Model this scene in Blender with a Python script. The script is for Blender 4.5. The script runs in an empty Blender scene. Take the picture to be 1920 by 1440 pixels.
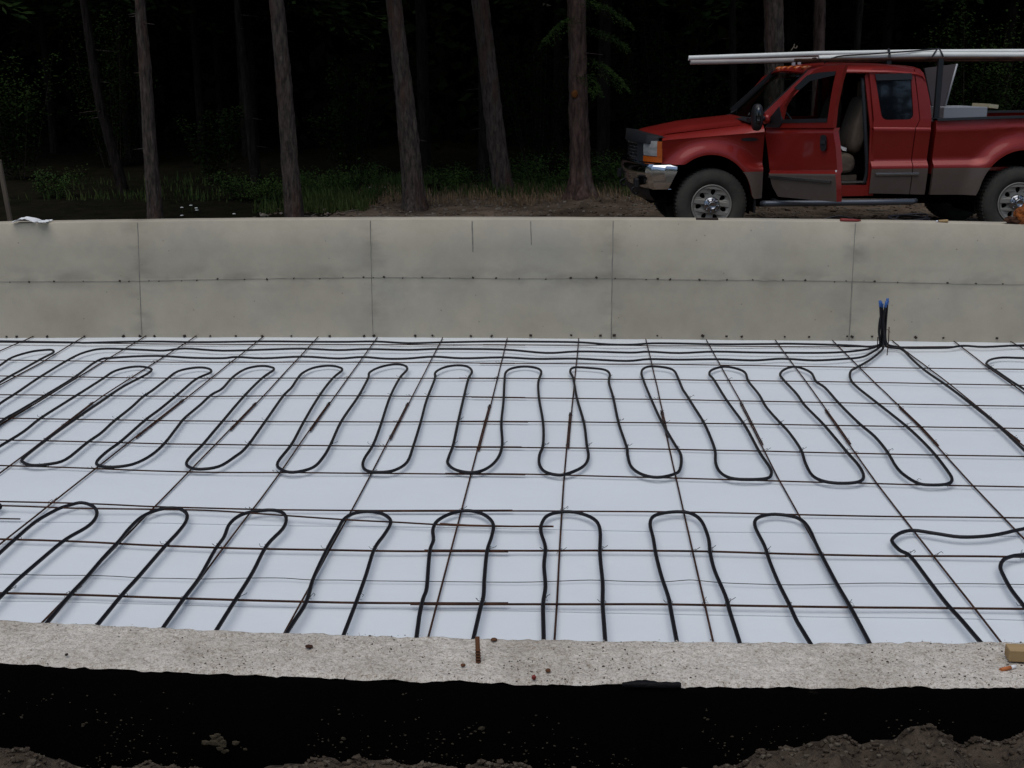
import bpy, bmesh, math, random
from mathutils import Vector, Matrix, noise
from mathutils.geometry import tessellate_polygon
random.seed(7)
sc = bpy.context.scene
C = sc.collection

# ------------------------------------------------------------ camera
F_PX, PITCH, YAW, ROLL, EYE = 2218.0, .2534, -.0531, -.0043, 2.42
cp, sp, cy, sy = math.cos(PITCH), math.sin(PITCH), math.cos(YAW), math.sin(YAW)
FW = Vector((sy*cp, cy*cp, -sp)); RI0 = Vector((cy, -sy, 0)); UP0 = RI0.cross(FW)
RI = RI0*math.cos(ROLL) + UP0*math.sin(ROLL)
UP = -RI0*math.sin(ROLL) + UP0*math.cos(ROLL)
cam_d = bpy.data.cameras.new("camera"); cam = bpy.data.objects.new("camera", cam_d); C.objects.link(cam)
cam_d.sensor_fit = 'HORIZONTAL'; cam_d.sensor_width = 36; cam_d.lens = 36*F_PX/1920
cam_d.clip_start = .05; cam_d.clip_end = 2000
m = Matrix((RI, UP, -FW)).transposed().to_4x4(); m.translation = Vector((0, 0, EYE))
cam.matrix_world = m
sc.camera = cam

# ------------------------------------------------------------ world, sun, exposure
SUN_EL, SUN_AZ = math.radians(72), math.radians(200)
w = bpy.data.worlds.new("World"); sc.world = w; w.use_nodes = True
nt = w.node_tree; bg = nt.nodes['Background']
sky = nt.nodes.new('ShaderNodeTexSky'); sky.sky_type = 'NISHITA'; sky.sun_disc = False
sky.sun_elevation = SUN_EL; sky.sun_rotation = SUN_AZ; sky.air_density = 1.0; sky.dust_density = 1.6; sky.ozone_density = 1.0
nt.links.new(sky.outputs[0], bg.inputs[0]); bg.inputs[1].default_value = .085
sd = bpy.data.lights.new("sun", 'SUN'); sd.energy = 1.5; sd.angle = math.radians(70); sd.color = (1, .985, .95)
so = bpy.data.objects.new("sun", sd); C.objects.link(so)
sdir = Vector((math.sin(SUN_AZ)*math.cos(SUN_EL), math.cos(SUN_AZ)*math.cos(SUN_EL), math.sin(SUN_EL)))
so.rotation_euler = sdir.to_track_quat('Z', 'Y').to_euler(); so.location = (0, 0, 30)
sc.view_settings.view_transform = 'Standard'; sc.view_settings.look = 'None'
sc.view_settings.exposure = 0.04; sc.view_settings.gamma = 1
sc.cycles.max_bounces = 6; sc.cycles.transparent_max_bounces = 8

# ------------------------------------------------------------ measuring helpers (photo measurements -> metres in the place)
CAMP = Vector((0, 0, EYE))
def ray(x, y): return FW + RI*((x-960)/F_PX) - UP*((y-720)/F_PX)
def gz(x, y, z=0.0):
    d = ray(x, y); return CAMP + d*((z-EYE)/d.z)
def gy(x, y, Y):
    d = ray(x, y); return CAMP + d*(Y/d.y)

# ------------------------------------------------------------ mesh helpers
class MB:
    def __init__(s): s.v = []; s.f = []; s.m = []; s.sm = []
    def add(s, vs, fs, mi=0, smooth=False):
        o = len(s.v); s.v += [tuple(v) for v in vs]
        for f in fs:
            s.f.append([o+i for i in f]); s.m.append(mi); s.sm.append(smooth)
        return o
    def box(s, c, d, mi=0, rot=None):
        c = Vector(c); h = Vector(d)/2; vs = []
        for x in (-1, 1):
            for y in (-1, 1):
                for z in (-1, 1):
                    p = Vector((x*h.x, y*h.y, z*h.z))
                    if rot is not None: p = rot @ p
                    vs.append(c+p)
        s.add(vs, [(0,1,3,2),(4,6,7,5),(0,4,5,1),(2,3,7,6),(0,2,6,4),(1,5,7,3)], mi)
    def tube(s, pts, r, n=8, mi=0, cap=True, smooth=True):
        pts = [Vector(p) for p in pts]; L = len(pts)
        rs = r if isinstance(r, (list, tuple)) else [r]*L
        up = Vector((0, 0, 1)); prev = None; rings = []
        for i, p in enumerate(pts):
            t = (pts[min(i+1, L-1)] - pts[max(i-1, 0)]).normalized()
            if prev is None:
                a = up.cross(t)
                if a.length < .1: a = Vector((1, 0, 0)).cross(t)
            else: a = prev - t*prev.dot(t)
            a.normalize(); prev = a; b = t.cross(a)
            rings.append([p + (a*math.cos(2*math.pi*k/n) + b*math.sin(2*math.pi*k/n))*rs[i] for k in range(n)])
        vs = [v for q in rings for v in q]
        fs = [(i*n+k, i*n+(k+1)%n, (i+1)*n+(k+1)%n, (i+1)*n+k) for i in range(L-1) for k in range(n)]
        o = s.add(vs, fs, mi, smooth)
        if cap:
            s.f.append([o+k for k in range(n)][::-1]); s.m.append(mi); s.sm.append(False)
            s.f.append([o+(L-1)*n+k for k in range(n)]); s.m.append(mi); s.sm.append(False)
    def grid(s, rows, mi=0, smooth=True, close=False, mfn=None):
        R = len(rows); N = len(rows[0]); vs = [v for q in rows for v in q]
        o = len(s.v); s.v += [tuple(v) for v in vs]
        for i in range(R-1):
            for k in range(N if close else N-1):
                k2 = (k+1) % N
                ids = [o+i*N+k, o+i*N+k2, o+(i+1)*N+k2, o+(i+1)*N+k]
                s.f.append(ids); s.m.append(mfn(i, k) if mfn else mi); s.sm.append(smooth)
    def lathe_y(s, prof, c=(0, 0, 0), n=32, mi=0, smooth=True):
        c = Vector(c)
        rows = [[c + Vector((r*math.cos(2*math.pi*k/n), y, r*math.sin(2*math.pi*k/n))) for k in range(n)] for r, y in prof]
        s.grid(rows, mi, smooth, close=True)
    def lathe_z(s, prof, c=(0, 0, 0), n=16, mi=0, smooth=True):
        c = Vector(c)
        rows = [[c + Vector((r*math.cos(2*math.pi*k/n), r*math.sin(2*math.pi*k/n), z)) for k in range(n)] for r, z in prof]
        s.grid(rows, mi, smooth, close=True)
    def plate(s, loops, fmap, th, mi=0):
        """outline (+holes) in 2D, mapped by fmap(u,v,depth) -> 3D, with real thickness"""
        flat = [p for l in loops for p in l]
        tris = tessellate_polygon([[Vector((p[0], p[1], 0)) for p in l] for l in loops])
        n = len(flat)
        vs = [fmap(p[0], p[1], 0) for p in flat] + [fmap(p[0], p[1], th) for p in flat]
        fs = [tuple(t) for t in tris] + [tuple(i+n for i in reversed(t)) for t in tris]
        o = 0
        for l in loops:
            L = len(l)
            for i in range(L): fs.append((o+i, o+(i+1) % L, n+o+(i+1) % L, n+o+i))
            o += L
        s.add(vs, fs, mi)
    def build(s, name, mats, parent=None, loc=None, bevel=0, weld=False):
        me = bpy.data.meshes.new(name); me.from_pydata(s.v, [], s.f)
        if not isinstance(mats, (list, tuple)): mats = [mats]
        for mt in mats: me.materials.append(mt)
        me.polygons.foreach_set('material_index', s.m); me.polygons.foreach_set('use_smooth', s.sm)
        if True:
            bm = bmesh.new(); bm.from_mesh(me)
            bmesh.ops.dissolve_degenerate(bm, dist=1e-6, edges=bm.edges)
            if weld: bmesh.ops.remove_doubles(bm, verts=bm.verts, dist=1e-5)
            if len(bm.faces) < 40000: bmesh.ops.recalc_face_normals(bm, faces=bm.faces)
            bm.to_mesh(me); bm.free()
        me.update()
        o = bpy.data.objects.new(name, me); C.objects.link(o)
        if parent is not None: o.parent = parent
        if loc is not None: o.location = loc
        if bevel:
            b = o.modifiers.new("bevel", 'BEVEL'); b.width = bevel; b.segments = 2; b.limit_method = 'ANGLE'
        return o
def tag(o, label, cat, group=None, kind=None):
    if label: o['label'] = label
    if cat: o['category'] = cat
    if group: o['group'] = group
    if kind: o['kind'] = kind
    return o
def empty(name, loc, rot=(0, 0, 0)):
    o = bpy.data.objects.new(name, None); C.objects.link(o); o.location = loc; o.rotation_euler = rot
    o.empty_display_size = .1
    return o
def copy_tree(o, parent=None):
    c = o.copy(); C.objects.link(c); c.parent = parent
    for ch in [k for k in bpy.data.objects if k.parent == o]: copy_tree(ch, c)
    return c
def spline(P, k=5):
    P = [Vector(p) for p in P]; out = []
    for i in range(len(P)-1):
        p0 = P[max(i-1, 0)]; p1 = P[i]; p2 = P[i+1]; p3 = P[min(i+2, len(P)-1)]
        for j in range(k):
            t = j/k
            out.append(.5*((2*p1) + (p2-p0)*t + (2*p0-5*p1+4*p2-p3)*t*t + (3*p1-p0-3*p2+p3)*t**3))
    out.append(P[-1]); return out
def nz(x, y, z=0, s=1.0): return noise.noise(Vector((x*s, y*s, z*s)))

# ------------------------------------------------------------ materials
def mat(name, col, rough=.7, spec=.5, metal=0, coat=0, var=None, vscale=5, detail=6, bump=0, bscale=40, stretch=None,
        col3=None, c3scale=1.0, c3range=(.5, .65), bdist=.01):
    m = bpy.data.materials.new(name); m.use_nodes = True; N = m.node_tree.nodes; L = m.node_tree.links
    b = N['Principled BSDF']; b.inputs['Roughness'].default_value = rough; b.inputs['Metallic'].default_value = metal
    b.inputs['Specular IOR Level'].default_value = spec; b.inputs['Coat Weight'].default_value = coat
    b.inputs['Coat Roughness'].default_value = .06
    b.inputs['Base Color'].default_value = (*col, 1)
    tc = N.new('ShaderNodeTexCoord'); mp = N.new('ShaderNodeMapping'); L.new(tc.outputs['Object'], mp.inputs[0])
    if stretch: mp.inputs['Scale'].default_value = stretch
    last = None
    if var:
        n = N.new('ShaderNodeTexNoise'); n.inputs['Scale'].default_value = vscale; n.inputs['Detail'].default_value = detail
        n.inputs['Roughness'].default_value = .65
        L.new(mp.outputs[0], n.inputs[0]); r = N.new('ShaderNodeValToRGB'); L.new(n.outputs['Fac'], r.inputs[0])
        r.color_ramp.elements[0].position = .32; r.color_ramp.elements[1].position = .68
        r.color_ramp.elements[0].color = (*col, 1); r.color_ramp.elements[1].color = (*var, 1)
        last = r.outputs[0]
    if col3:
        n = N.new('ShaderNodeTexNoise'); n.inputs['Scale'].default_value = c3scale; n.inputs['Detail'].default_value = 8
        n.inputs['Roughness'].default_value = .7
        L.new(mp.outputs[0], n.inputs[0]); r = N.new('ShaderNodeMapRange'); L.new(n.outputs['Fac'], r.inputs[0])
        r.inputs[1].default_value, r.inputs[2].default_value = c3range
        mx = N.new('ShaderNodeMix'); mx.data_type = 'RGBA'; L.new(r.outputs[0], mx.inputs[0])
        if last: L.new(last, mx.inputs[6])
        else: mx.inputs[6].default_value = (*col, 1)
        mx.inputs[7].default_value = (*col3, 1); last = mx.outputs[2]
    if last: L.new(last, b.inputs['Base Color'])
    if bump:
        n = N.new('ShaderNodeTexNoise'); n.inputs['Scale'].default_value = bscale; n.inputs['Detail'].default_value = 8
        L.new(mp.outputs[0], n.inputs[0]); bp = N.new('ShaderNodeBump'); bp.inputs['Strength'].default_value = bump
        bp.inputs['Distance'].default_value = bdist
        L.new(n.outputs['Fac'], bp.inputs['Height']); L.new(bp.outputs[0], b.inputs['Normal'])
    return m
def glass(name, tint, refl=.12, rough=.02):
    m = bpy.data.materials.new(name); m.use_nodes = True; N = m.node_tree.nodes; L = m.node_tree.links
    N.remove(N['Principled BSDF']); out = N['Material Output']
    t = N.new('ShaderNodeBsdfTransparent'); t.inputs[0].default_value = (*tint, 1)
    g = N.new('ShaderNodeBsdfGlossy'); g.inputs['Roughness'].default_value = rough; g.inputs[0].default_value = (.9, .9, .9, 1)
    fr = N.new('ShaderNodeFresnel'); fr.inputs[0].default_value = 1.5; mx = N.new('ShaderNodeMixShader')
    L.new(fr.outputs[0], mx.inputs[0]); L.new(t.outputs[0], mx.inputs[1]); L.new(g.outputs[0], mx.inputs[2]); L.new(mx.outputs[0], out.inputs[0])
    return m

M = {}
M['concrete'] = mat('concrete', (.375, .336, .258), .85, .3, var=(.465, .42, .33), vscale=1.6, detail=9, bump=.25, bscale=60,
                    col3=(.345, .322, .27), c3scale=.9, c3range=(.48, .72), bdist=.004)
def wall_tone(m):
    # each form panel came out a slightly different tone; cement paste bled dark along the joint
    N = m.node_tree.nodes; L = m.node_tree.links; b = N['Principled BSDF']; src = b.inputs['Base Color'].links[0].from_socket
    tc = N.new('ShaderNodeTexCoord'); sx = N.new('ShaderNodeSeparateXYZ'); L.new(tc.outputs['Object'], sx.inputs[0])
    def mth(op, a, b_=None, c=None):
        n = N.new('ShaderNodeMath'); n.operation = op
        for i, v in enumerate((a, b_, c)):
            if v is None: continue
            if isinstance(v, (int, float)): n.inputs[i].default_value = v
            else: L.new(v, n.inputs[i])
        return n.outputs[0]
    JZ = gy(960, 523, 11.07).z
    px_ = mth('FLOOR', mth('DIVIDE', mth('ADD', sx.outputs[0], 4.155), 2.255)); pz = mth('GREATER_THAN', sx.outputs[2], JZ)
    wn = N.new('ShaderNodeTexWhiteNoise'); wn.noise_dimensions = '2D'; cb = N.new('ShaderNodeCombineXYZ'); L.new(px_, cb.inputs[0]); L.new(pz, cb.inputs[1]); L.new(cb.outputs[0], wn.inputs[0])
    tone = mth('MULTIPLY_ADD', wn.outputs[0], .12, .93)
    nn = N.new('ShaderNodeTexNoise'); nn.inputs['Scale'].default_value = 3.2; nn.inputs['Detail'].default_value = 6; mp = N.new('ShaderNodeMapping'); mp.inputs['Scale'].default_value = (1, 1, 2.2)
    L.new(tc.outputs['Object'], mp.inputs[0]); L.new(mp.outputs[0], nn.inputs[0])
    dj = mth('ABSOLUTE', mth('SUBTRACT', sx.outputs[2], JZ))
    fx_ = mth('ABSOLUTE', mth('SUBTRACT', mth('FRACT', mth('DIVIDE', mth('ADD', sx.outputs[0], 4.155), 2.255)), .5))
    dv = mth('MULTIPLY', mth('SUBTRACT', .5, fx_), 2.255)
    d = mth('MINIMUM', dj, dv)
    near = mth('SUBTRACT', 1, mth('DIVIDE', d, .15)); near = mth('MAXIMUM', near, 0)
    st = mth('MULTIPLY', near, mth('MAXIMUM', mth('MULTIPLY', mth('SUBTRACT', nn.outputs['Fac'], .42), 3.2), 0)); st = mth('MINIMUM', st, 1)
    fac = mth('MULTIPLY', tone, mth('MULTIPLY_ADD', st, -.36, 1))
    # bug holes and grout specks
    vo = N.new('ShaderNodeTexVoronoi'); vo.inputs['Scale'].default_value = 7; L.new(tc.outputs['Object'], vo.inputs[0])
    sp2 = mth('LESS_THAN', vo.outputs['Distance'], .05); fac = mth('MULTIPLY', fac, mth('MULTIPLY_ADD', sp2, -.35, 1))
    mx = N.new('ShaderNodeMix'); mx.data_type = 'RGBA'; mx.blend_type = 'MULTIPLY'; mx.inputs[0].default_value = 1
    cc_ = N.new('ShaderNodeCombineColor'); [L.new(fac, cc_.inputs[i]) for i in range(3)]
    L.new(src, mx.inputs[6]); L.new(cc_.outputs[0], mx.inputs[7]); L.new(mx.outputs[2], b.inputs['Base Color'])
wall_tone(M['concrete'])
M['seam'] = mat('seam', (.17, .16, .14), .9, .2, var=(.30, .28, .24), vscale=9)
M['tie_metal'] = mat('tie_metal', (.03, .02, .016), .8, .3)
M['rough_top'] = mat('rough_top', (.52, .48, .42), .95, .15, var=(.74, .69, .61), vscale=55, detail=7, bump=.9, bscale=75,
                     col3=(.46, .415, .35), c3scale=5, c3range=(.42, .75), bdist=.012)
def pitted(m):
    N = m.node_tree.nodes; L = m.node_tree.links; b = N['Principled BSDF']; src = b.inputs['Base Color'].links[0].from_socket
    tc = N.new('ShaderNodeTexCoord'); cur = src
    for sc_, det, lo, hi, dark, col in ((150, 3, .53, .60, .55, (.55, .47, .40)), (70, 6, .55, .63, .6, (.62, .58, .52)), (2.6, 4, .42, .62, .5, (.80, .78, .75)), (240, 2, .60, .66, .8, (.35, .26, .2))):
        n = N.new('ShaderNodeTexNoise'); n.inputs['Scale'].default_value = sc_; n.inputs['Detail'].default_value = det; n.inputs['Distortion'].default_value = 1.2 if sc_ > 50 else 0
        L.new(tc.outputs['Object'], n.inputs[0]); r = N.new('ShaderNodeMapRange'); L.new(n.outputs['Fac'], r.inputs[0]); r.inputs[1].default_value = lo; r.inputs[2].default_value = hi; r.inputs[4].default_value = dark
        mx = N.new('ShaderNodeMix'); mx.data_type = 'RGBA'; mx.blend_type = 'MULTIPLY'; L.new(r.outputs[0], mx.inputs[0]); L.new(cur, mx.inputs[6]); mx.inputs[7].default_value = (*col, 1); cur = mx.outputs[2]
    L.new(cur, b.inputs['Base Color'])
pitted(M['rough_top'])
M['tar'] = mat('tar', (.0012, .001, .001), .9, .02, col3=(.03, .024, .017), c3scale=11, c3range=(.68, .82), bump=.4, bscale=30)
M['sheet'] = mat('sheet', (.71, .745, .77), .5, .3, var=(.74, .78, .80), vscale=1.1, bump=.22, bscale=2.2, bdist=.05)
M['tube'] = mat('tube', (.006, .005, .007), .5, .3)
M['rust'] = mat('rust', (.022, .011, .009), .85, .15, var=(.075, .034, .02), vscale=7, detail=4)
M['rust2'] = mat('rust2', (.07, .03, .016), .9, .15, var=(.15, .068, .032), vscale=9)
M['wire'] = mat('wire', (.02, .017, .015), .7, .3)
M['blue'] = mat('blue_tape', (.02, .09, .30), .5, .5)
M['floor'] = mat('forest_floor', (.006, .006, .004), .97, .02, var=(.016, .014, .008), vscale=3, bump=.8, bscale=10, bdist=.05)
M['dirt'] = mat('dirt', (.085, .060, .042), .97, .1, var=(.20, .150, .108), vscale=2.3, detail=12, bump=.9, bscale=14,
                col3=(.055, .04, .028), c3scale=.7, c3range=(.45, .65), bdist=.05)
M['soil'] = mat('soil', (.038, .028, .020), .97, .1, var=(.085, .064, .046), vscale=30, detail=10, bump=1, bscale=50, bdist=.02)
M['litter'] = mat('litter', (.05, .035, .02), .95, .1, var=(.13, .095, .055), vscale=30)
M['bark'] = mat('bark', (.022, .017, .015), .95, .1, var=(.125, .098, .082), vscale=24, detail=9, bump=1.0, bscale=34, stretch=(1, 1, .22), bdist=.05, col3=(.09, .05, .035), c3scale=5, c3range=(.5, .7))
M['bark_shaded'] = mat('bark_shaded', (.008, .006, .005), .95, .05, var=(.035, .028, .023), vscale=15, bump=1, bscale=20, stretch=(1, 1, .22), bdist=.05)  # darkened copy of the bark, shade of the deep wood put into its colour
M['bark_red'] = mat('bark_red', (.022, .014, .012), .95, .1, var=(.125, .08, .066), vscale=15, detail=9, bump=1.0, bscale=20, stretch=(1, 1, .22), bdist=.05, col3=(.13, .105, .095), c3scale=4, c3range=(.55, .72))
M['needle'] = mat('needle', (.006, .013, .005), .9, .05, var=(.034, .062, .016), vscale=1.2)
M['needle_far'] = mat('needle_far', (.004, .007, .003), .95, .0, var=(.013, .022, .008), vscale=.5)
M['fir'] = mat('fir', (.009, .018, .006), .9, .02, var=(.028, .048, .012), vscale=1.6)
M['bough'] = mat('bough', (.010, .022, .006), .8, .1, var=(.03, .055, .010), vscale=3)
M['leaf'] = mat('leaf', (.018, .040, .010), .75, .1, var=(.055, .10, .02), vscale=1.6)
M['grass'] = mat('grass', (.022, .046, .011), .8, .1, var=(.07, .09, .026), vscale=1.3)
M['petal'] = mat('petal', (.75, .75, .70), .7)
M['red'] = mat('red_paint', (.235, .012, .009), .42, .35, metal=.3, coat=.45, var=(.265, .017, .011), vscale=3)
M['tan'] = mat('tan_paint', (.118, .092, .078), .5, .4, metal=.15, coat=.25, col3=(.10, .075, .052), c3scale=5, c3range=(.45, .8))
M['black'] = mat('black_plastic', (.012, .012, .014), .5, .4)
M['gap'] = mat('dark_recess', (.002, .002, .002), .95, .05)
M['chrome'] = mat('chrome', (.72, .73, .75), .09, .5, metal=1)
M['dchrome'] = mat('dull_chrome', (.32, .33, .35), .25, .5, metal=1)
M['alloy'] = mat('alloy', (.24, .23, .205), .55, .4, metal=.35, var=(.30, .29, .26), vscale=8)
M['tyre'] = mat('tyre', (.042, .041, .037), .9, .2, var=(.07, .066, .056), vscale=6, bump=.2, bscale=50)
M['glass_dark'] = mat('tinted_glass', (.004, .005, .007), .03, .7, coat=.3)
M['glass_clear'] = glass('clear_glass', (.55, .62, .58))
M['lens'] = mat('lamp_lens', (.24, .24, .23), .12, .7, coat=.6, var=(.42, .42, .41), vscale=9, stretch=(1, 1, 3))
M['amber'] = mat('amber_lens', (.42, .085, .008), .25, .6)
M['seat'] = mat('seat_cloth', (.10, .078, .058), .95, .1, var=(.15, .115, .09), vscale=6)
M['rubber_grey'] = mat('grey_trim', (.018, .021, .024), .6, .3)
M['board'] = mat('running_board', (.10, .11, .13), .35, .5, metal=.5)
M['pvc'] = mat('pvc', (.72, .73, .70), .4, .5, var=(.66, .67, .62), vscale=3)
M['pvc_old'] = mat('pvc_old', (.30, .26, .25), .5, .4, var=(.38, .34, .31), vscale=3)
M['alum'] = mat('aluminium', (.36, .37, .39), .5, .4, metal=.1)
M['lidmat'] = mat('lid_grey', (.10, .085, .09), .6, .3)
M['wood'] = mat('wood', (.42, .30, .15), .8, .2, var=(.30, .19, .09), vscale=6, stretch=(.2, 3, 3))
M['wood_grey'] = mat('wood_grey', (.17, .135, .10), .85, .2, var=(.11, .09, .07), vscale=6, stretch=(3, 3, .3))
M['paper'] = mat('paper', (.78, .78, .78), .8, .2)
M['redobj'] = mat('red_tool', (.20, .02, .015), .5, .4)
M['orange'] = mat('orange_leather', (.30, .085, .015), .75, .2, var=(.10, .03, .01), vscale=14)
M['brownleather'] = mat('brown_leather', (.035, .015, .008), .8, .2, var=(.07, .03, .015), vscale=14)

# ============================================================ STRUCTURE
# foundation walls: the ring round the slab, plan slightly bowed, tops not quite level
def yb(x):
    d = max(-6.2, min(5.6, x+.6)); return 11.085 - (.0062 if d < 0 else .0013)*d*d
def zb(x):
    d = max(-6.2, min(5.6, x+.6)); return 1.138 - (.0015 if d < 0 else .0017)*d*d
def yf(x): d = max(-1.8, min(1.8, x+.1)); return 2.556 + .028*d*d
def yfo(x): d = max(-1.8, min(1.8, x+.1)); return 2.346 + .028*d*d
ZF = 1.138
XL, XR = -9.0, 9.0

back = empty('foundation_wall', (0, 0, 0))
tag(back, 'long pale concrete wall across the far side of the slab, with panel seams', 'wall')
mb = MB(); xs = [XL + .1*i for i in range(181)]
def ztop_b(x): return zb(x) + .003*nz(x, 0, 3, 4)
zlev = [-.3, 0, .3, .58, .85]
rows = []
for fz in zlev: rows.append([(x, yb(x)+.002*nz(x, fz, 0, 2), fz) for x in xs])
rows.append([(x, yb(x)+.001*nz(x, 9, 0, 9), ztop_b(x)-.006) for x in xs])
rows.append([(x, yb(x)+.008, ztop_b(x)) for x in xs])
rows.append([(x, yb(x)+.1, ztop_b(x)+.002*nz(x, 5, 0, 9)) for x in xs])
rows.append([(x, yb(x)+.205, ztop_b(x)) for x in xs])
rows.append([(x, yb(x)+.21, ztop_b(x)-.006) for x in xs])
rows.append([(x, yb(x)+.21, -.3) for x in xs])
mb.grid(rows, 0, True)
mb.build('wall_body', M['concrete'], back)
# panel seams (the fins left between the form panels)
def seam_v(px_top, px_bot, name, z0, z1, wd=.006, mt='seam'):
    a = gy(px_top[0], px_top[1], 11.07); b = gy(px_bot[0], px_bot[1], 11.07)
    m_ = MB(); n = 24; L = []; R_ = []
    for i in range(n+1):
        t = i/n; x = a.x + (b.x-a.x)*t; z = z1 + (z0-z1)*t
        ww = wd*(.5+.8*abs(nz(z*9, x, 1, 1))+.25)
        jx = .004*nz(z, x, 7, 12)
        L.append(((x+jx-ww), yb(x)+.001, z)); R_.append((x+jx+ww, yb(x)+.001, z))
    Mi = [((l[0]+r[0])/2, l[1]-.0045, l[2]) for l, r in zip(L, R_)]
    m_.grid([L, Mi, R_], 0, False)
    return m_.build(name, M[mt], back)
for (a, b) in (((262, 415), (270, 628)), ((694, 412), (699, 630)), ((1150, 413), (1146, 632)), ((1604, 418), (1592, 636))):
    xx = gy(a[0], a[1], 11.07).x
    seam_v(a, b, 'panel_seam', .0, zb(xx)-.012)
for a, b, z1, z0, wd in (((885, 413), (886, 470), 1.12, .83, .010), ((995, 413), (996, 460), 1.12, .90, .007)):
    seam_v(a, b, 'rust_streak', z0, z1, wd, 'seam')
m_ = MB()
hx = [(0, 524), (160, 525), (270, 525), (400, 523), (640, 521), (800, 521), (960, 523), (1120, 522), (1280, 525), (1440, 526), (1604, 528), (1760, 531), (1920, 533)]
H = [gy(x, y, 11.07) for x, y in hx]; H = [Vector((XL+.2, 0, H[0].z))] + H + [Vector((XR-.2, 0, H[-1].z))]
Hs = spline(H, 14); top_, mid_, bot_ = [], [], []
for p in Hs:
    wv = .0045*(.7+abs(nz(p.x, 0, 2, 7)))
    jz = .003*nz(p.x, 1, 1, 11)
    top_.append((p.x, yb(p.x)+.001, p.z+jz+wv)); bot_.append((p.x, yb(p.x)+.001, p.z+jz-wv)); mid_.append((p.x, yb(p.x)-.006, p.z+jz))
m_.grid([top_, mid_, bot_], 0, False); m_.build('joint_line', M['seam'], back)
# snapped form ties: stubs at the foot of the wall and along the joint
foot = [x/3 for x in (75,130,295,497,711,802,882,1048,1190,1332,1478,1641,1855)] + [640+x/3 for x in (128,183,415,512,728,845,1065,1293,1458,1535,1778)] \
     + [1280+x/3 for x in (113,247,333,575,712,925,953,1065,1310,1465,1765)]
def stub(r, l):
    s = MB(); s.tube([(0, .01, 0), (0, -l*.6, .001), (0, -l, -.004)], [r, r, r*.7], 6); s.box((0, -.002, 0), (r*3.4, .006, r*2.6)); return s
tie0 = stub(.008, .022).build('form_tie', M['tie_metal'], back)
first = True
def put_tie(x, z, s=1.0):
    global first
    if first: o = tie0; first = False
    else:
        o = tie0.copy(); C.objects.link(o); o.parent = back
    o.location = (x, yb(x), z); o.scale = (s, s, s)
    o.rotation_euler = (0, random.uniform(-.8, .8), 0)
for x in foot:
    p = gy(x, 630 + (x-960)**2*4e-6, 11.07); put_tie(p.x, max(.012, p.z+random.uniform(-.004, .006)), random.uniform(.6, 1.1))
jt = [x/3 for x in (90,195,330,490,690,740,850,905,1030,1115,1230,1380,1505,1655,1800)] + [640+x/3 for x in (10,125,180,240,345,455,610,740,870,1000,1150,1290,1435,1540,1715,1780,1850)] \
   + [1280+x/3 for x in (95,250,395,565,690,855,920,1080,1210,1490,1650,1800)]
for x in jt:
    zz = min(Hs, key=lambda q: abs(q.x-gy(x, 524, 11.07).x))
    put_tie(gy(x, 524, 11.07).x, zz.z+random.uniform(-.006, .006), random.uniform(.45, .85))

front = empty('foundation_wall', (0, 0, 0))
tag(front, 'near concrete wall with a rough pitted top and a tar coated outer face', 'wall')
mb = MB(); fx = sorted(set([XL + .25*i for i in range(73)] + [-2.2+.012*i for i in range(370)]))
def ztf(x, t):
    if abs(x) > 2.3: return ZF
    return ZF + .005*nz(x, t*.2, 1, 14) + .0035*nz(x, t*.2, 5, 45) + .0018*nz(x, t*.2, 2, 110)
rows = [[(x, yf(x), -.3) for x in fx], [(x, yf(x), ZF-.02) for x in fx]]
NT = 18
for i in range(NT+1):
    t = i/NT
    r = []
    for x in fx:
        e0 = .005*nz(x, 3, 0, 9)+.003*nz(x, 3, 0, 40); e1 = .007*nz(x, 8, 0, 6)+.004*nz(x, 8, 0, 35)
        y = (yf(x)+e0)*(1-t) + (yfo(x)+e1)*t
        drop = -.006 if i in (0, NT) else 0
        r.append((x, y, ztf(x, t)+drop))
    rows.append(r)
mb.grid(rows, 0, True)
mb.build('wall_body', M['rough_top'], front)
mb = MB()
def tar_top(x): return ZF - .011 - .007*abs(nz(x, 8, 0, 12)) + .003*nz(x, 3, 3, 45)
rows = [[(x, yfo(x)-.004-.007*abs(nz(x, 8, 0, 6))+.010, tar_top(x)+.004) for x in fx],
        [(x, yfo(x)-.012, tar_top(x)-.002) for x in fx], [(x, yfo(x)-.014, .8) for x in fx], [(x, yfo(x)-.014, -.3) for x in fx]]
mb.grid(rows, 0, True); mb.build('tar_coating', M['tar'], front)
mb = MB(); xa, xb = gz(1165, 1270, ZF).x, gz(1275, 1275, ZF).x; r0_, r1_, r2_ = [], [], []
for i in range(61):
    t = i/60; x = xa+(xb-xa)*t; e = .012*math.sin(math.pi*t)**.4*(.75+.9*nz(x, 0, 0, 22)+.5*nz(x, 3, 0, 70)); y = yfo(x)
    r0_.append((x, y-.011, ZF-.004)); r1_.append((x, y-.014, ZF+.006)); r2_.append((x, y-.010+e, ZF+.0075+.002*nz(x, 1, 1, 40)))
mb.grid([r0_, r1_, r2_, [(a, b, c-.006) for a, b, c in r2_]], 0, True); mb.build('tar_lap', mat('tar_lap', (.0035, .003, .004), .7, .2, bump=.5, bscale=80), front)
for X, nm in ((XL, 'left'), (XR, 'right')):
    s = MB(); s.box((X + (-.105 if nm == 'left' else .105), 6.82, .41), (.21, 8.94, 1.44))
    o = s.build('foundation_wall', M['concrete']); tag(o, f'concrete end wall closing the foundation on the {nm}', 'wall')

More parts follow.
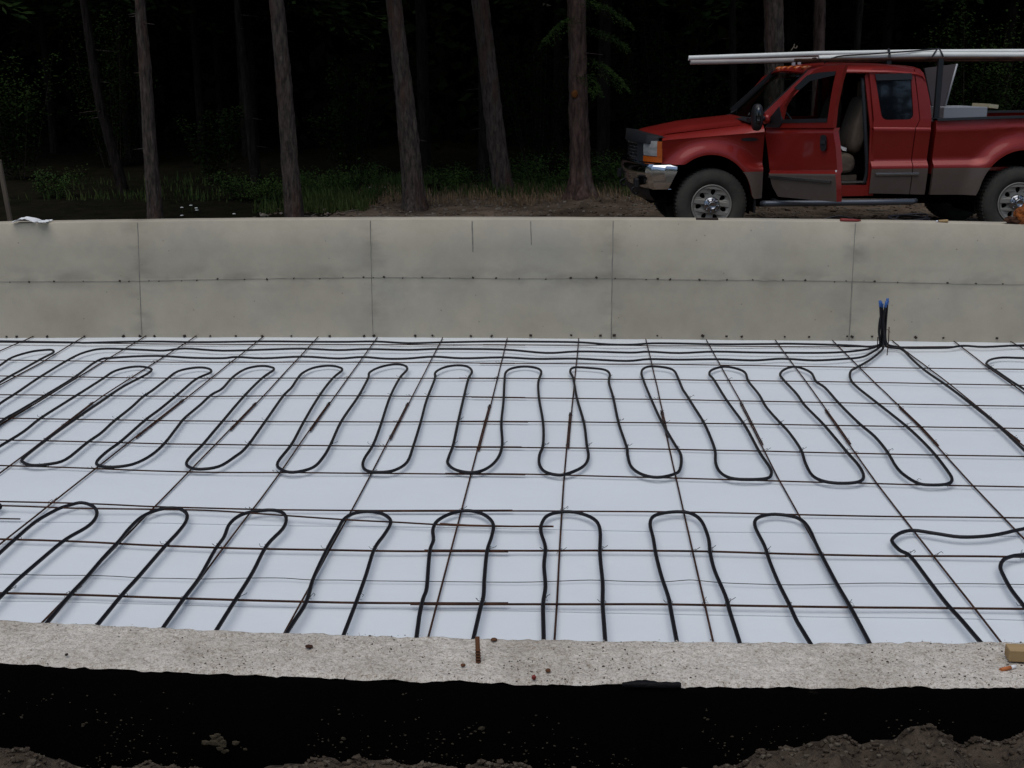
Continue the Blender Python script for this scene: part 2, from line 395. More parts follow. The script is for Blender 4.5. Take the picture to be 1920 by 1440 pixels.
# white sheets under the bars (three overlapping strips)
def sheet(y0, y1, off, label, edge=None):
    s = MB(); rows = []; ny = max(8, int((y1-y0)/.09))
    xs_ = [XL+.02+.12*i for i in range(150)]
    for j in range(ny+1):
        r = []
        for x in xs_:
            y = y0 + (y1-y0)*j/ny
            if j == 0: y += .008*nz(x, y0, 0, 1.4)
            z = off - .006 + .006*nz(x, y, 1, .9) + .003*nz(x, y, 4, 2.8)
            if edge and j == ny: z += .012*max(0, nz(x, 1, 1, 1.5)); y += .02*nz(x, 2, 0, .8)
            r.append((x, y, z))
        rows.append(r)
    s.grid(rows, 0, True)
    # thickness: turned-down near edge
    s.grid([rows[0], [(a, b, c-.004) for a, b, c in rows[0]]], 0, False)
    o = s.build('ground_sheet', M['sheet']); tag(o, label, 'plastic sheet'); return o
ya = gz(640, 985).y; ybx = gz(960, 1142).y
sheet(ya, 11.16, .0045, 'white plastic sheet covering the far part of the floor up to the back wall', True)
sheet(ybx-.0, ya+.25, -.001, 'white plastic sheet lying in the middle band under the tops of the near tube loops')
sheet(2.5, ybx+.25, -.0065, 'white plastic sheet strip nearest the front wall, its edge under the middle one')

# ------------------------------------------------------------ ground
crest = [(0, 1398), (60, 1412), (130, 1428), (210, 1438), (300, 1436), (400, 1440), (520, 1428), (640, 1436), (760, 1430), (850, 1437), (960, 1442), (1100, 1446),
         (1250, 1450), (1380, 1440), (1420, 1416), (1440, 1404), (1500, 1400), (1560, 1391), (1590, 1392), (1620, 1396), (1680, 1380), (1715, 1362), (1745, 1358),
         (1775, 1380), (1800, 1402), (1830, 1388), (1880, 1388), (1920, 1376)]
YC = 2.06
CR = [(gy(a, b, YC).x, gy(a, b, YC).z) for a, b in crest]
def crest_z(x):
    if x <= CR[0][0]: return CR[0][1]
    if x >= CR[-1][0]: return CR[-1][1]
    for (a, za), (b, zb_) in zip(CR, CR[1:]):
        if a <= x <= b: return za + (zb_-za)*(x-a)/(b-a)
def sst(a, b, t):
    t = max(0, min(1, (t-a)/(b-a))); return t*t*(3-2*t)
def ground_z(x, y):
    if y < 6:
        far = .82 + .05*nz(x, y, 0, .5) + .03*nz(x, y, 2, 2)
        c = crest_z(x) + .012*nz(x, y, 1, 16) + .014*nz(x, y, 1, 28) + .008*nz(x, y, 1, 47)
        t = sst(.6, 1.9, y); z = far*(1-t) + c*t
        if abs(x) > 1.8: z = far
        if y > YC: z = z*(1-sst(YC, 2.25, y)) + .42*sst(YC, 2.25, y)
        if y < -4: z = .8 + .04*nz(x, y, 0, .3)
        return z + (.02*nz(x, y, 3, 9) if 1 < y <= YC else 0)
    z = .555 + .03*nz(x, y, 0, .8) + .015*nz(x, y, 1, 3)
    z += .40*(1-sst(12.3, 13.2, y)) * (1-sst(5, 7, abs(x-.5)))          # backfill banked against the wall
    z += .05*sst(16, 21, y) + max(0, y-24)*.03 + max(0, y-46)*.22
    # little mound round the foot of the big trunk
    bx, by = .24, 17.9
    z += .13*math.exp(-((x-bx)**2+(y-by)**2)/.5)
    d = abs(y-17.3); z += .05*abs(nz(x, y, 5, 1.4))*math.exp(-d*d*.3)
    return z
gx = sorted(set([-400, -200, -100, -60, -40, -30] + [-24+i for i in range(49)] + [-9.2, 9.2] + [-8+.2*i for i in range(81)] + [-1.6+.016*i for i in range(201)] + [30, 40, 60, 100, 200, 400]))
gyy = sorted(set([-300, -150, -80, -40, -20, -12, -8, -5, -3, -1.5, 0, .5, .9] + [1.2+.02*i for i in range(56)] + [2.34] + [11.2, 11.5, 11.9] + [12.3+.15*i for i in range(12)]
                 + [14.1+.12*i for i in range(50)] + [20.3+.6*i for i in range(25)] + [36, 40, 44, 48, 54, 60, 70, 90, 150, 300, 600]))
gm = MB(); idx = {}
for j, y in enumerate(gyy):
    for i, x in enumerate(gx):
        idx[i, j] = len(gm.v); gm.v.append((x, y, ground_z(x, y) if y < 2.4 or y > 6 else .5))
for j in range(len(gyy)-1):
    for i in range(len(gx)-1):
        if gx[i] >= -9.2-1e-6 and gx[i+1] <= 9.2+1e-6 and gyy[j] >= 2.33 and gyy[j+1] <= 11.21: continue
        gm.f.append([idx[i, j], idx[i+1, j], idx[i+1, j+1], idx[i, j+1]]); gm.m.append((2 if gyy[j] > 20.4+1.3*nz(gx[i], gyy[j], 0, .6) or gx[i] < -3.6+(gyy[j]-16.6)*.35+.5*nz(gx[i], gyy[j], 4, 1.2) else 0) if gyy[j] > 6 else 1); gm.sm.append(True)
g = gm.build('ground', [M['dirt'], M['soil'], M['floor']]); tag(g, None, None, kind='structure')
fl = MB(); fl.box((0, 6.8, -.35), (18.3, 8.9, .06)); o = fl.build('slab_bed', M['dirt']); tag(o, None, None, kind='structure')

# ============================================================ REINFORCEMENT, TUBING
R1 = (0, 620); R4 = (0, 900)
def px3(pts, ox, oy): return [(ox + a/3, oy + b/3) for a, b in pts]
ZD, ZC, ZT = .012, .022, .037
# --- bars running away from the camera
dep = {-6: [(360,634),(186,745),(20,873)], -5: [(488,634),(330,760),(152,900)], -4: [(593,633),(470,765),(339,900),(80,1166)],
 -3: [(703,635),(613,760),(515,900),(308,1174)], -2: [(827,634),(762,760),(690,900),(535,1183)], -1: [(949,634),(917,760),(880,900),(804,1190)],
 0: [(1083,635),(1070,760),(1057,900),(1040,1195)], 1: [(1209,637),(1237,760),(1268,900),(1336,1197)], 2: [(1323,639),(1390,760),(1461,900),(1627,1197)],
 3: [(1453,640),(1541,760),(1639,900),(1870,1195)], 4: [(1560,640),(1637,717),(1727,803),(1830,917),(1920,1010)], 5: [(1673,641),(1780,722),(1887,810)], 6: [(1788,641),(1847,687)],
 -7: [(265,634),(180,685),(80,747)], -8: [(152,633),(72,682)], -9: [(52,635),(0,657)], 7: [(1893,641),(1919,655)]}
order = sorted(dep)
names_l = {k: n for k, n in zip(order, ['first','second','third','fourth','fifth','sixth','seventh','eighth','ninth','tenth','eleventh','twelfth','thirteenth','fourteenth','fifteenth','sixteenth','seventeenth'])}
YL0, YL1 = 7.75, 8.75
DX = {}
def dep_line(k):
    P = [gz(a, b, ZD) for a, b in dep[k]]
    P.sort(key=lambda p: p.y)
    lo, hi = P[0], P[-1]
    dx = (hi.x-lo.x)/(hi.y-lo.y) if len(P) > 2 else 0
    return [Vector((lo.x + dx*(2.75-lo.y), 2.75, ZD))] + P + [Vector((hi.x+dx*(11.03-hi.y), 11.03, ZD))]
def at_y(P, y):
    for a, b in zip(P, P[1:]):
        if a.y <= y <= b.y: return a + (b-a)*((y-a.y)/(b.y-a.y))
    return P[-1]
def wob(p, s): return Vector((p.x + .003*nz(p.x*3, p.y, s, 1.5), p.y, p.z + .002*nz(p.x, p.y*2, s, 2)))
for k in order:
    P = dep_line(k); DX[k] = P
    jl, jh = YL0 + random.uniform(-.25, .2), YL1 + random.uniform(-.3, .15)
    ys = lambda a, b: [a + (b-a)*i/14 for i in range(15)]
    s = MB(); s.tube([wob(at_y(P, y), k) for y in ys(2.75, jh)], .0052, 6)
    o = s.build('rebar', M['rust']); tag(o, f'near piece of the {names_l[k]} lengthwise rebar counted from the left at the back wall', 'rebar', 'bars running from the front wall to the back wall')
    s = MB(); s.tube([wob(at_y(P, y), k) + Vector((.0115, 0, .001)) for y in ys(jl, 11.03)], .0052, 6)
    if k in (-4, -3, -1, 0, 1, 3): mt = M['rust2']
    else: mt = M['rust']
    o2 = s.build('rebar', M['rust']); tag(o2, f'far piece of the {names_l[k]} lengthwise rebar counted from the left at the back wall', 'rebar', 'bars running from the front wall to the back wall')
    # splice wires at the lap
    for yy in (jl+.06, jh-.07):
        q = at_y(P, yy); c_ = MB()
        c_.tube([(-.008, 0, -.006), (-.006, .003, .009), (.017, .004, .009), (.019, 0, -.005), (.0, .012, .012), (.02, .03, .016)], .0016, 5)
        c_.build('tie_wire', M['wire'], o, loc=q)
# --- bars running across
XP = [0, 320, 640, 960, 1280, 1600, 1920]
cr = [[1112,1121,1130,1131,1132,1137,1140],[1011,1024,1032,1034,1035,1043,1046],[940,951,957,957,959,966,970],[873,884,887,890,898,907,914],
 [825,832,836,838,842,849,855],[784,789,791,791,794,799,804],[740,743,742,745,749,755,761],[705,709,709,710,713,717,723],[675,679,679,681,683,688,692],[642,645,646,647,649,651,650]]
laps = [(770, 953), (795, 953), (700, 961), (834, 985), (854, 978), (863, 990), (884, 985), (860, 935), (900, 965), (905, 985)]
rown = ['nearest', 'second nearest', 'third nearest', 'fourth nearest', 'fifth', 'fifth farthest', 'fourth farthest', 'third farthest', 'second farthest', 'farthest']
ROW = []
tie_proto = None
def cross_pts(j, x0, x1, off=0.0):
    P = [gz(a, b, ZC) for a, b in zip(XP, cr[j])]
    P = [P[0] + Vector((-3.2, (P[0].y-P[1].y)*.6, 0))] + P + [P[-1] + Vector((3.0, (P[-1].y-P[-2].y)*.6, 0))]
    Q = spline(P, 8)
    out = [q for q in Q if x0 <= q.x <= x1]
    def at(x):
        for a, b in zip(Q, Q[1:]):
            if a.x <= x <= b.x: return a + (b-a)*((x-a.x)/(b.x-a.x))
    if x0 > Q[0].x: out = [at(x0)] + out
    if x1 < Q[-1].x: out = out + [at(x1)]
    return [Vector((p.x, p.y+off+.003*nz(p.x, j, 0, 1.3), ZC+.002*nz(p.x, j, 3, 2))) for p in out], at
barL, barR = [], []
for j in range(10):
    ym = cr[j][3]
    a, b = gz(laps[j][0], ym, ZC).x, gz(laps[j][1], ym, ZC).x
    PL, at = cross_pts(j, -99, b, .0); ROW.append(at)
    PR, _ = cross_pts(j, a, 99, .0115 if j % 2 else -.0105)
    thick = .0056 if j in (0, 1) else .0048
    s = MB(); s.tube(PL, thick, 6); o = s.build('rebar', M['rust'])
    tag(o, f'left piece of the {rown[j]} crosswise rebar, counted from the front wall' if j < 5 else f'left piece of the {rown[j]} crosswise rebar, counted from the back wall', 'rebar', 'bars running left to right'); barL.append(o)
    s = MB(); s.tube(PR, thick, 6); o = s.build('rebar', M['rust'])
    tag(o, f'right piece of the {rown[j]} crosswise rebar, counted from the front wall' if j < 5 else f'right piece of the {rown[j]} crosswise rebar, counted from the back wall', 'rebar', 'bars running left to right'); barR.append(o)
# loose bar drooping across beside the third row
lp = [gz(a, b, ZC+.013) for a, b in ((0, 948), (140, 953), (300, 955), (390, 957), (470, 962), (640, 974), (740, 979), (850, 985), (950, 987), (1035, 987))]
lp = [lp[0] + Vector((-1.2, .02, 0))] + lp
s = MB(); s.tube(spline(lp, 4), .0048, 6); o = s.build('rebar', M['rust']); tag(o, 'loose rebar sagging from the left edge across the first near tube loops', 'rebar')
lp = [gz(a, b, ZC+.005) for a, b in ((825, 982), (880, 985), (960, 987), (1038, 987))]
s = MB(); s.tube(lp, .0052, 6); o = s.build('rebar', M['rust2']); tag(o, 'short rusty rebar offcut inside the fifth near tube loop beside the loose bar', 'rebar')
lp = [gz(a, b, .012) for a, b in ((-90, 971), (38, 973))]
s = MB(); s.tube(lp, [.005, .004], 6); o = s.build('rebar', M['rust']); tag(o, 'rebar end poking in at the left edge below the loose sagging bar', 'rebar')
# thin string on the sheet
st = px3([(0,530),(150,533),(300,536),(500,537),(650,542),(800,551),(1000,554),(1130,557),(1300,554),(1450,551),(1600,552),(1750,562),(1920,563)], 0, 900) \
   + px3([(150,567),(420,570),(700,573),(1000,575),(1200,570),(1400,563),(1600,570),(1800,573),(1920,565)], 640, 900) + px3([(60,563),(220,578),(400,585),(600,590),(800,588),(950,582),(1200,580),(1400,585),(1600,583),(1920,588)], 1280, 900)
sp_ = [gz(a, b, .012) for a, b in st]; sp_ = [sp_[0]-Vector((6, 0, 0)), sp_[0]-Vector((3, 0, 0)), sp_[0]-Vector((1, 0, 0)), sp_[0]-Vector((.3, 0, 0))] + sp_ + [sp_[-1]+Vector((.3, 0, 0)), sp_[-1]+Vector((1, 0, 0)), sp_[-1]+Vector((3, 0, 0)), sp_[-1]+Vector((6.2, 0, 0))]
s = MB(); s.tube(spline(sp_, 3), .0021, 5); o = s.build('string_line', M['wire']); tag(o, 'thin dark wavy string lying across the sheet between the two nearest crosswise bars', 'string')

# --- heating tubes
TUBES = []
def tubew(px, z=ZT):
    return [gz(a, b, z) for a, b in px]
def ext(W, head=(), tail=()):
    V3 = lambda q: Vector((q[0], q[1], ZT))
    return [V3(q) for q in head]+list(W)+[V3(q) for q in tail]
def mk_tube(W, label, k=4, name='heating_tube', r=.0103, grp='black heating tubes tied over the bars'):
    S_ = spline(W, k)
    S_ = [Vector((p.x, p.y, p.z + (.003*nz(p.x, p.y, 9, 2) if p.z < .08 else 0))) for p in S_]
    TUBES.append(S_)
    s = MB(); s.tube(S_, r, 8); o = s.build(name, M['tube']); tag(o, label, 'tube', grp); return o
YR = gz(1655, 655, ZT).y + .05
def rp(a, b, dy=0): return gy(a, b, YR+dy)
line3 = px3([(-260,720),(0,515),(100,455),(270,355),(420,262),(550,168),(640,152),(880,142),(1080,153),(1250,155),(1330,148),(1480,155),(1700,147),(1900,157)], 0, 620) \
  + px3([(120,148),(250,157),(370,157),(520,147),(680,155),(900,150),(1100,160),(1330,157),(1600,170),(1730,160),(1900,163)], 640, 620) + px3([(200,160),(400,167),(560,158),(740,168),(900,160),(1000,150),(1055,128)], 1280, 620)
line2 = px3([(-200,555),(0,410),(75,362),(220,265),(400,155),(500,115),(600,102),(800,108),(920,112),(1040,100),(1250,112),(1500,107),(1700,102),(1900,110)], 0, 620) \
  + px3([(150,103),(380,108),(560,103),(900,106),(1150,125),(1330,117),(1620,123),(1730,117),(1900,125)], 640, 620) + px3([(190,118),(440,123),(700,125),(900,120),(1020,108),(1085,92)], 1280, 620)
line1 = px3([(-400,60),(0,60),(400,65),(500,68),(850,60),(1100,65),(1450,60),(1900,63)], 0, 620) \
  + px3([(190,60),(380,70),(600,65),(900,60),(1300,65),(1500,78),(1640,78),(1750,70),(1900,72)], 640, 620) + px3([(200,78),(500,75),(600,73),(800,78),(950,84),(1060,90)], 1280, 620)
serp_tail = px3([(1120,110),(1060,160),(985,205),(945,230),(945,275),(985,320),(1080,395),(1250,530),(1390,665),(1490,790),(1515,840),(1490,862),(1420,868),(1330,860),(1250,815),(1200,765),(1150,680),(1080,595),(990,520),(880,410),(800,320),(750,285),(720,235),(640,203),(580,215),(548,245),(570,280),(640,355),(690,425),(800,535),(920,680),(990,760),(1018,820),(990,850),(900,858),(800,848),(730,815),(690,745),(665,670),(600,575),(550,520),(470,430),(430,360),(370,285),(350,235),(290,210),(225,203),(165,220),(150,245),(175,275),(240,380),(350,535),(430,680),(490,770),(498,810),(470,832),(370,838),(270,830),(210,795),(185,740),(180,665),(130,540),(70,440),(20,360),(0,330)], 1280, 620)
serp_tail += px3([(1895,270),(1870,225),(1820,208),(1740,202),(1700,215),(1688,240),(1700,280),(1740,380),(1800,510),(1870,630),(1910,700),(1905,780),(1870,808),(1780,825),(1690,808),(1630,765),(1610,700),(1605,655),(1560,520),(1530,380),(1505,290),(1510,245),(1480,220),(1400,210),(1310,207),(1287,230),(1305,270),(1325,380),(1365,520),(1380,640),(1390,710),(1365,760),(1300,795),(1230,812),(1150,795),(1115,755),(1115,700),(1135,640),(1135,520),(1112,380),(1108,290),(1125,235),(1100,212),(1030,202),(960,212),(925,235),(918,280),(912,400),(900,520),(905,640),(880,720),(820,775),(740,798),(650,785),(600,750),(605,710),(630,640),(660,500),(690,370),(715,270),(735,230),(710,202),(650,195),(580,207),(530,235),(525,275),(480,390),(445,520),(405,650),(370,740),(300,785),(220,797),(150,790),(122,765),(130,720),(180,640),(225,520),(275,370),(330,265),(370,220),(355,197),(300,190),(220,205),(160,235),(150,270),(95,370),(0,510)], 640, 620)
serp_tail += px3([(1860,640),(1820,710),(1760,770),(1650,797),(1580,780),(1563,740),(1640,640),(1710,510),(1800,360),(1875,265),(1925,222),(1900,203),(1840,197),(1760,210),(1700,240),(1670,275),(1640,320),(1590,370),(1500,500),(1390,650),(1320,710),(1230,765),(1120,780),(1060,765),(1050,740),(1080,700),(1150,630),(1260,500),(1380,360),(1480,262),(1540,220),(1520,203),(1460,198),(1380,215),(1310,260),(1250,325),(1190,360),(1130,415),(1040,490),(1000,540),(930,630),(850,700),(750,750),(640,767),(560,760),(545,735),(600,680),(690,615),(820,500),(900,440),(1000,360),(1100,275),(1185,235),(1170,213),(1100,209),(1000,230),(930,280),(860,335),(800,375),(740,430),(640,510),(570,575),(490,630),(370,725),(270,752),(180,757),(130,740),(135,715),(260,615),(420,500),(560,405),(700,310),(840,235),(840,210),(760,202),(650,225),(570,275),(430,365),(240,485),(130,570),(0,650),(-150,745)], 0, 620)
lineA = px3([(1165,84),(1260,97),(1400,97),(1500,95),(1580,85),(1700,92),(1920,82),(2200,88)], 1280, 620)
lineB = px3([(1200,98),(1240,110),(1300,170),(1370,230),(1480,305),(1620,410),(1780,540),(1870,625),(1920,672),(2060,800)], 1280, 620)
# (tube end on the floor, points up the bundle, cap)
bundle = [
 (ext(tubew(line3), [(-4.25, 3.6), (-4.22, 5.5)]), [(1652,648,.03),(1653,632,.02),(1652,605,.0),(1651,585,.0),(1650,566,.0)], 'black tube run nearest the far loops of the three along the back wall'),
 (ext(tubew(line2), [(-4.65, 3.6), (-4.6, 6.2)]), [(1650,645,.02),(1648,622,.0),(1650,600,.01),(1654,583,.02),(1652,568,.02)], 'middle one of the three black tube runs along the back wall left of the riser'),
 (ext(tubew(line1), [(-8.6, 10.5)]), [(1653,644,.05),(1655,630,.04),(1656,610,.03),(1653,590,.02),(1654,572,.03)], 'black tube closest to the back wall on the left side of the riser'),
 (ext(tubew(serp_tail[::-1]), [(-3.95, 3.6), (-3.9, 6.0)]), [(1656,648,-.02),(1657,630,.0),(1656,600,-.02),(1659,580,-.02),(1662,567,-.02)], 'long black tube snaking in narrow loops across the far half of the sheet'),
 (ext(tubew(lineA[::-1]), [(8.6, 7.5), (8.6, 9.6), (8.3, 10.5), (7.0, 10.75)]), [(1662,642,.05),(1660,630,.04),(1661,605,.02),(1663,580,.02),(1664,562,.02)], 'black tube running right from the riser along the back wall'),
 (ext(tubew(lineB[::-1]), [(8.3, 6.6), (5, 6.6), (3.35, 6.64), (3.05, 6.8)]), [(1662,650,.0),(1659,636,.01),(1658,615,.03),(1660,590,.03),(1664,566,.04)], 'black tube running diagonally from the riser to the right edge'),
]
for W, ups, lab in bundle:
    U = [rp(a, b, d) for a, b, d in ups]
    o = mk_tube(W + U, lab)
    t0, t1 = U[-2], U[-1]; dr = (t1-t0).normalized(); s = MB()
    s.tube([t1-dr*.045, t1+dr*.012], .0122, 8); s.build('end_cap', M['blue'], o)
for nm, pts in (('thin rust brown stake standing right of the riser tubes', [(1667,613,0),(1666,640,0),(1663,668,0)]), ('thin rust brown stake standing left of the riser tubes', [(1646,632,0),(1645,652,0)])):
    P = [gy(a, b, YR-.12) for a, b, _ in pts]; s = MB(); s.tube(P, .0045, 6)
    if 'right' in nm: s.tube([gy(1661, 616, YR-.02), gy(1667, 620, YR-.11), gy(1669, 624, YR-.13)], .002, 5)
    o = s.build('stake', M['rust']); tag(o, nm, 'stake')
# left far loop
mk_tube(ext(tubew(px3([(-240,330),(-90,250),(0,195),(70,150),(170,120),(240,110),(290,108),(302,120),(280,135),(230,160),(130,215),(0,290),(-240,440)], 0, 620)), [(-5.2, 4.0), (-5.1, 6.5)], [(-4.88, 6.5), (-4.92, 4.0)]), 'black tube loop cut off by the left edge near the back wall')
mk_tube(ext(tubew(px3([(2160,160),(1920,155),(1800,152),(1735,162),(1710,180),(1715,195),(1760,225),(1850,285),(1920,328),(2100,450)], 1280, 620)), [(8.2, 7.2), (8.2, 9.6), (7.8, 10.2), (6.0, 10.3)], [(3.45, 7.7), (3.62, 7.12), (3.9, 7.15), (3.98, 7.7), (3.98, 9.4), (4.22, 9.85), (4.48, 9.4), (4.5, 7.7), (4.72, 7.1), (5.0, 7.6), (5.0, 9.4), (5.25, 9.85), (5.5, 9.4), (5.52, 7.2)]), 'black tube loop cut off by the right edge near the back wall')
# near serpentine (feet of the loops hidden behind the front wall)
near = [
 px3([(-300,680),(0,410),(90,330),(200,235),(320,165),(400,138),(460,127),(520,145),(545,180),(530,225),(480,270),(370,335),(240,440),(100,560),(0,660)], 0, 900),
 px3([(270,797),(400,640),(480,555),(580,440),(670,345),(730,270),(800,205),(880,170),(950,157),(1010,162),(1050,190),(1045,235),(1000,295),(930,370),(780,545),(680,655),(545,820)], 0, 900),
 px3([(925,820),(1030,670),(1120,550),(1210,390),(1260,320),(1290,250),(1350,200),(1430,178),(1530,170),(1590,185),(1610,220),(1590,275),(1500,370),(1420,520),(1320,680),(1225,835)], 0, 900),
 px3([(1620,850),(1720,690),(1760,560),(1840,390),(1900,280),(1930,225),(1980,190),(2060,175),(2140,185),(2190,215),(2195,250),(2160,310),(2105,390),(2060,530),(2010,670),(1940,855)], 0, 900),
 px3([(425,870),(440,760),(460,670),(480,610),(490,480),(500,390),(518,340),(515,280),(540,230),(610,190),(690,172),(760,178),(820,205),(855,250),(845,320),(820,400),(805,550),(800,650),(780,730),(747,875)], 640, 900),
 px3([(1138,885),(1135,700),(1148,600),(1140,480),(1148,380),(1125,300),(1125,250),(1160,200),(1240,180),(1330,185),(1420,220),(1455,280),(1455,420),(1470,580),(1470,700),(1483,888)], 640, 900),
 px3([(1883,890),(1855,740),(1840,660),(1800,540),(1770,420),(1755,330),(1737,250),(1755,205),(1820,185),(1910,180),(1980,195),(2030,240),(2065,330),(2075,410),(2100,510),(2160,650),(2185,740),(2235,898)], 640, 900),
 px3([(705,898),(640,790),(600,700),(540,580),(490,460),(460,370),(410,270),(410,225),(450,202),(520,193),(620,205),(680,235),(720,290),(760,380),(860,570),(940,710),(1040,898)], 1280, 900),
 px3([(1655,890),(1570,790),(1480,690),(1380,560),(1280,430),(1220,395),(1180,350),(1185,325),(1230,295),(1300,283),(1420,300),(1560,320),(1700,315),(1800,300),(1920,275),(2200,240)], 1280, 900)]
Wn = []
for i, q in enumerate(near):
    W = tubew(q)
    if i:
        a2, a1 = Wn[-2], Wn[-1]; b1, b2 = W[0], W[1]
        da = (a1-a2).normalized(); db = (b1-b2).normalized()
        y1 = 3.75; A_ = a1 + da*((y1-a1.y)/da.y); B_ = b1 + db*((y1-b1.y)/db.y)
        if B_.x - A_.x < .12: mx = (A_.x+B_.x)/2; A_.x = mx-.08; B_.x = mx+.08
        mid = (A_+B_)/2; hw = (B_.x-A_.x)/2
        Wn += [A_, Vector((mid.x-hw*.75, y1-hw*.8, ZT)), Vector((mid.x, y1-hw*1.1, ZT)), Vector((mid.x+hw*.75, y1-hw*.8, ZT)), B_]
    Wn += W
mk_tube(ext(Wn, [(-3.1, 3.5)], [(4.5, 6.2), (8.3, 6.2)]), 'long black tube snaking in wide loops across the near half of the sheet')
mk_tube(ext(tubew(px3([(2200,400),(1920,420),(1850,430),(1805,450),(1787,490),(1805,540),(1850,620),(1920,710),(2050,880)], 1280, 900)), [(8.0, 5.8), (4.5, 5.82)], [(2.02, 3.4)]), 'black tube bend entering at the right edge beside the nearest loops')
mk_tube(tubew(px3([(-160,190),(-60,175),(-10,160),(2,150),(-10,135),(-80,130),(-200,150)], 0, 900)), 'black tube bend just showing at the left edge above the near loops')

# tie wires where tubes and long bars cross the crosswise bars: parts of the bar they are twisted round
def tie_mesh(v):
    c_ = MB(); r = random.Random(v)
    a = r.uniform(.006, .014)
    c_.tube([(-.012, -.008, -.004), (-.011, .008, .014), (.011, .009, .026), (.013, -.008, .014), (.004, .012, .012),
             (.010+a, .018+a, .020), (.020+a, .026, .030), (.026+a, .012, .026), (.018+a, .010, .020)][:r.choice([7, 8, 9])], .0015, 4)
    o = c_.build('tie_wire', M['wire']); return o
protos = [tie_mesh(i) for i in range(5)]; used = set()
def add_tie(bar, p):
    i = random.randrange(5); pr = protos[i]
    if i in used: o = pr.copy(); C.objects.link(o)
    else: o = pr; used.add(i)
    o.parent = bar; o.location = p; o.rotation_euler = (0, 0, random.choice([0, math.pi]) + random.uniform(-.6, .6)); o.scale = (1, 1, 1)
cnt = {}
for j in range(9):
    at = ROW[j]; lapx = (gz(laps[j][0], cr[j][3], ZC).x + gz(laps[j][1], cr[j][3], ZC).x)/2
    for S_ in TUBES:
        for a, b in zip(S_, S_[1:]):
            if a.z > .1: continue
            mxx = (a.x+b.x)/2
            if not -6.5 < mxx < 6: continue
            r_ = at(mxx)
            if r_ is None: continue
            if (a.y-r_.y)*(b.y-r_.y) < 0 and random.random() < (.75 if j < 2 else .55):
                bar = barL[j] if mxx < lapx else barR[j]
                add_tie(bar, Vector((mxx+.004, r_.y+.004, ZC)))
    for k, P in DX.items():
        r_ = at(P[2].x if len(P) > 2 else P[0].x)
        if r_ is None: continue
        q = at_y(P, r_.y); 
        if random.random() < .35: add_tie(barL[j] if q.x < lapx else barR[j], Vector((q.x, r_.y, ZC-.01)))
for i in range(5):
    if i not in used: bpy.data.objects.remove(protos[i])

# ============================================================ THINGS ON THE WALLS
# dowel in the near wall
p0, p1 = gz(897, 1243, ZF), gz(895, 1193, ZF)
yy0 = p0.y
s = MB(); q1 = gy(895, 1194, yy0+.02); s.tube([Vector((p0.x, yy0, ZF-.03)), q1], .0052, 8)
for i in range(5):
    c0 = Vector((p0.x, yy0, ZF)).lerp(q1, i/9+.05); s.tube([c0-Vector((0, 0, .0015)), c0+Vector((0, 0, .0015))], .0062, 8)
o = s.build('dowel', M['rust2']); tag(o, 'short rusty dowel standing out of the front wall top', 'dowel')
def chip(px, py, sx, sy, sz, mt, name, label, cat, rz=0):
    p = gz(px, py, ZF+.004); bm = bmesh.new(); bmesh.ops.create_icosphere(bm, subdivisions=2, radius=1)
    for v in bm.verts:
        k = 1+.35*noise.noise(v.co*1.7+Vector((px, py, 0))); v.co = Vector((v.co.x*sx*k, v.co.y*sy*k, v.co.z*sz*k))
    me = bpy.data.meshes.new(name); bm.to_mesh(me); bm.free(); me.materials.append(mt)
    o = bpy.data.objects.new(name, me); C.objects.link(o); o.location = p + Vector((0, 0, sz*.4)); o.rotation_euler = (0, 0, rz); tag(o, label, cat); return o
chip(926, 1200, .008, .007, .0035, M['rust2'], 'rust_flake', 'rust red flake lying just right of the dowel on the near wall', 'flake')
chip(868, 1248, .006, .005, .0035, M['rust2'], 'stone_chip', 'small dark red stone chip left of the dowel foot on the near wall', 'chip')
chip(1028, 1258, .006, .006, .004, M['rust2'], 'stone_chip', 'small brown stone chip right of the dowel on the near wall', 'chip')
chip(1001, 1272, .005, .005, .006, M['redobj'], 'stone_chip', 'tiny red chip at the outer edge of the near wall right of the dowel', 'chip')
chip(580, 1213, .010, .006, .004, M['rust'], 'bark_chip', 'dark curled bark chip on the near wall left of centre', 'chip')
chip(125, 1228, .004, .004, .003, M['tie_metal'], 'stone_chip', 'black speck of stone near the left end of the near wall', 'chip')
# pitting and loose grit on the near wall
gr = MB(); rnd = random.Random(3)
for i in range(3600):
    x = rnd.uniform(-1.5, 1.35); t = rnd.betavariate(1.2, 1.2)
    cl = nz(x*3, t, 0, 1.1)
    if rnd.random() > .22 + cl + (.6 if abs(x+.02) < .16 and t > .45 else 0) + (.4 if x > .8 else 0): continue
    y = yf(x)*(1-t)+yfo(x)*t; r = rnd.uniform(.0006, .0024)*(1.5 if rnd.random() < .06 else 1); a = rnd.uniform(0, 6.28)
    z = ztf(x, t)+r*.3
    vs = []
    for k in range(5):
        an = a+k*1.2566; rr = r*rnd.uniform(.6, 1.5)
        vs.append((x+rr*math.cos(an), y+rr*.8*math.sin(an), z))
    vs.append((x, y, z+r*.8)); gr.add(vs, [(k, (k+1) % 5, 5) for k in range(5)], 0 if rnd.random() < .6 else 1)
o = gr.build('grit', [M['soil'], M['rough_top']]); tag(o, 'grit and crumbs scattered on the near wall top', 'grit', kind='stuff')
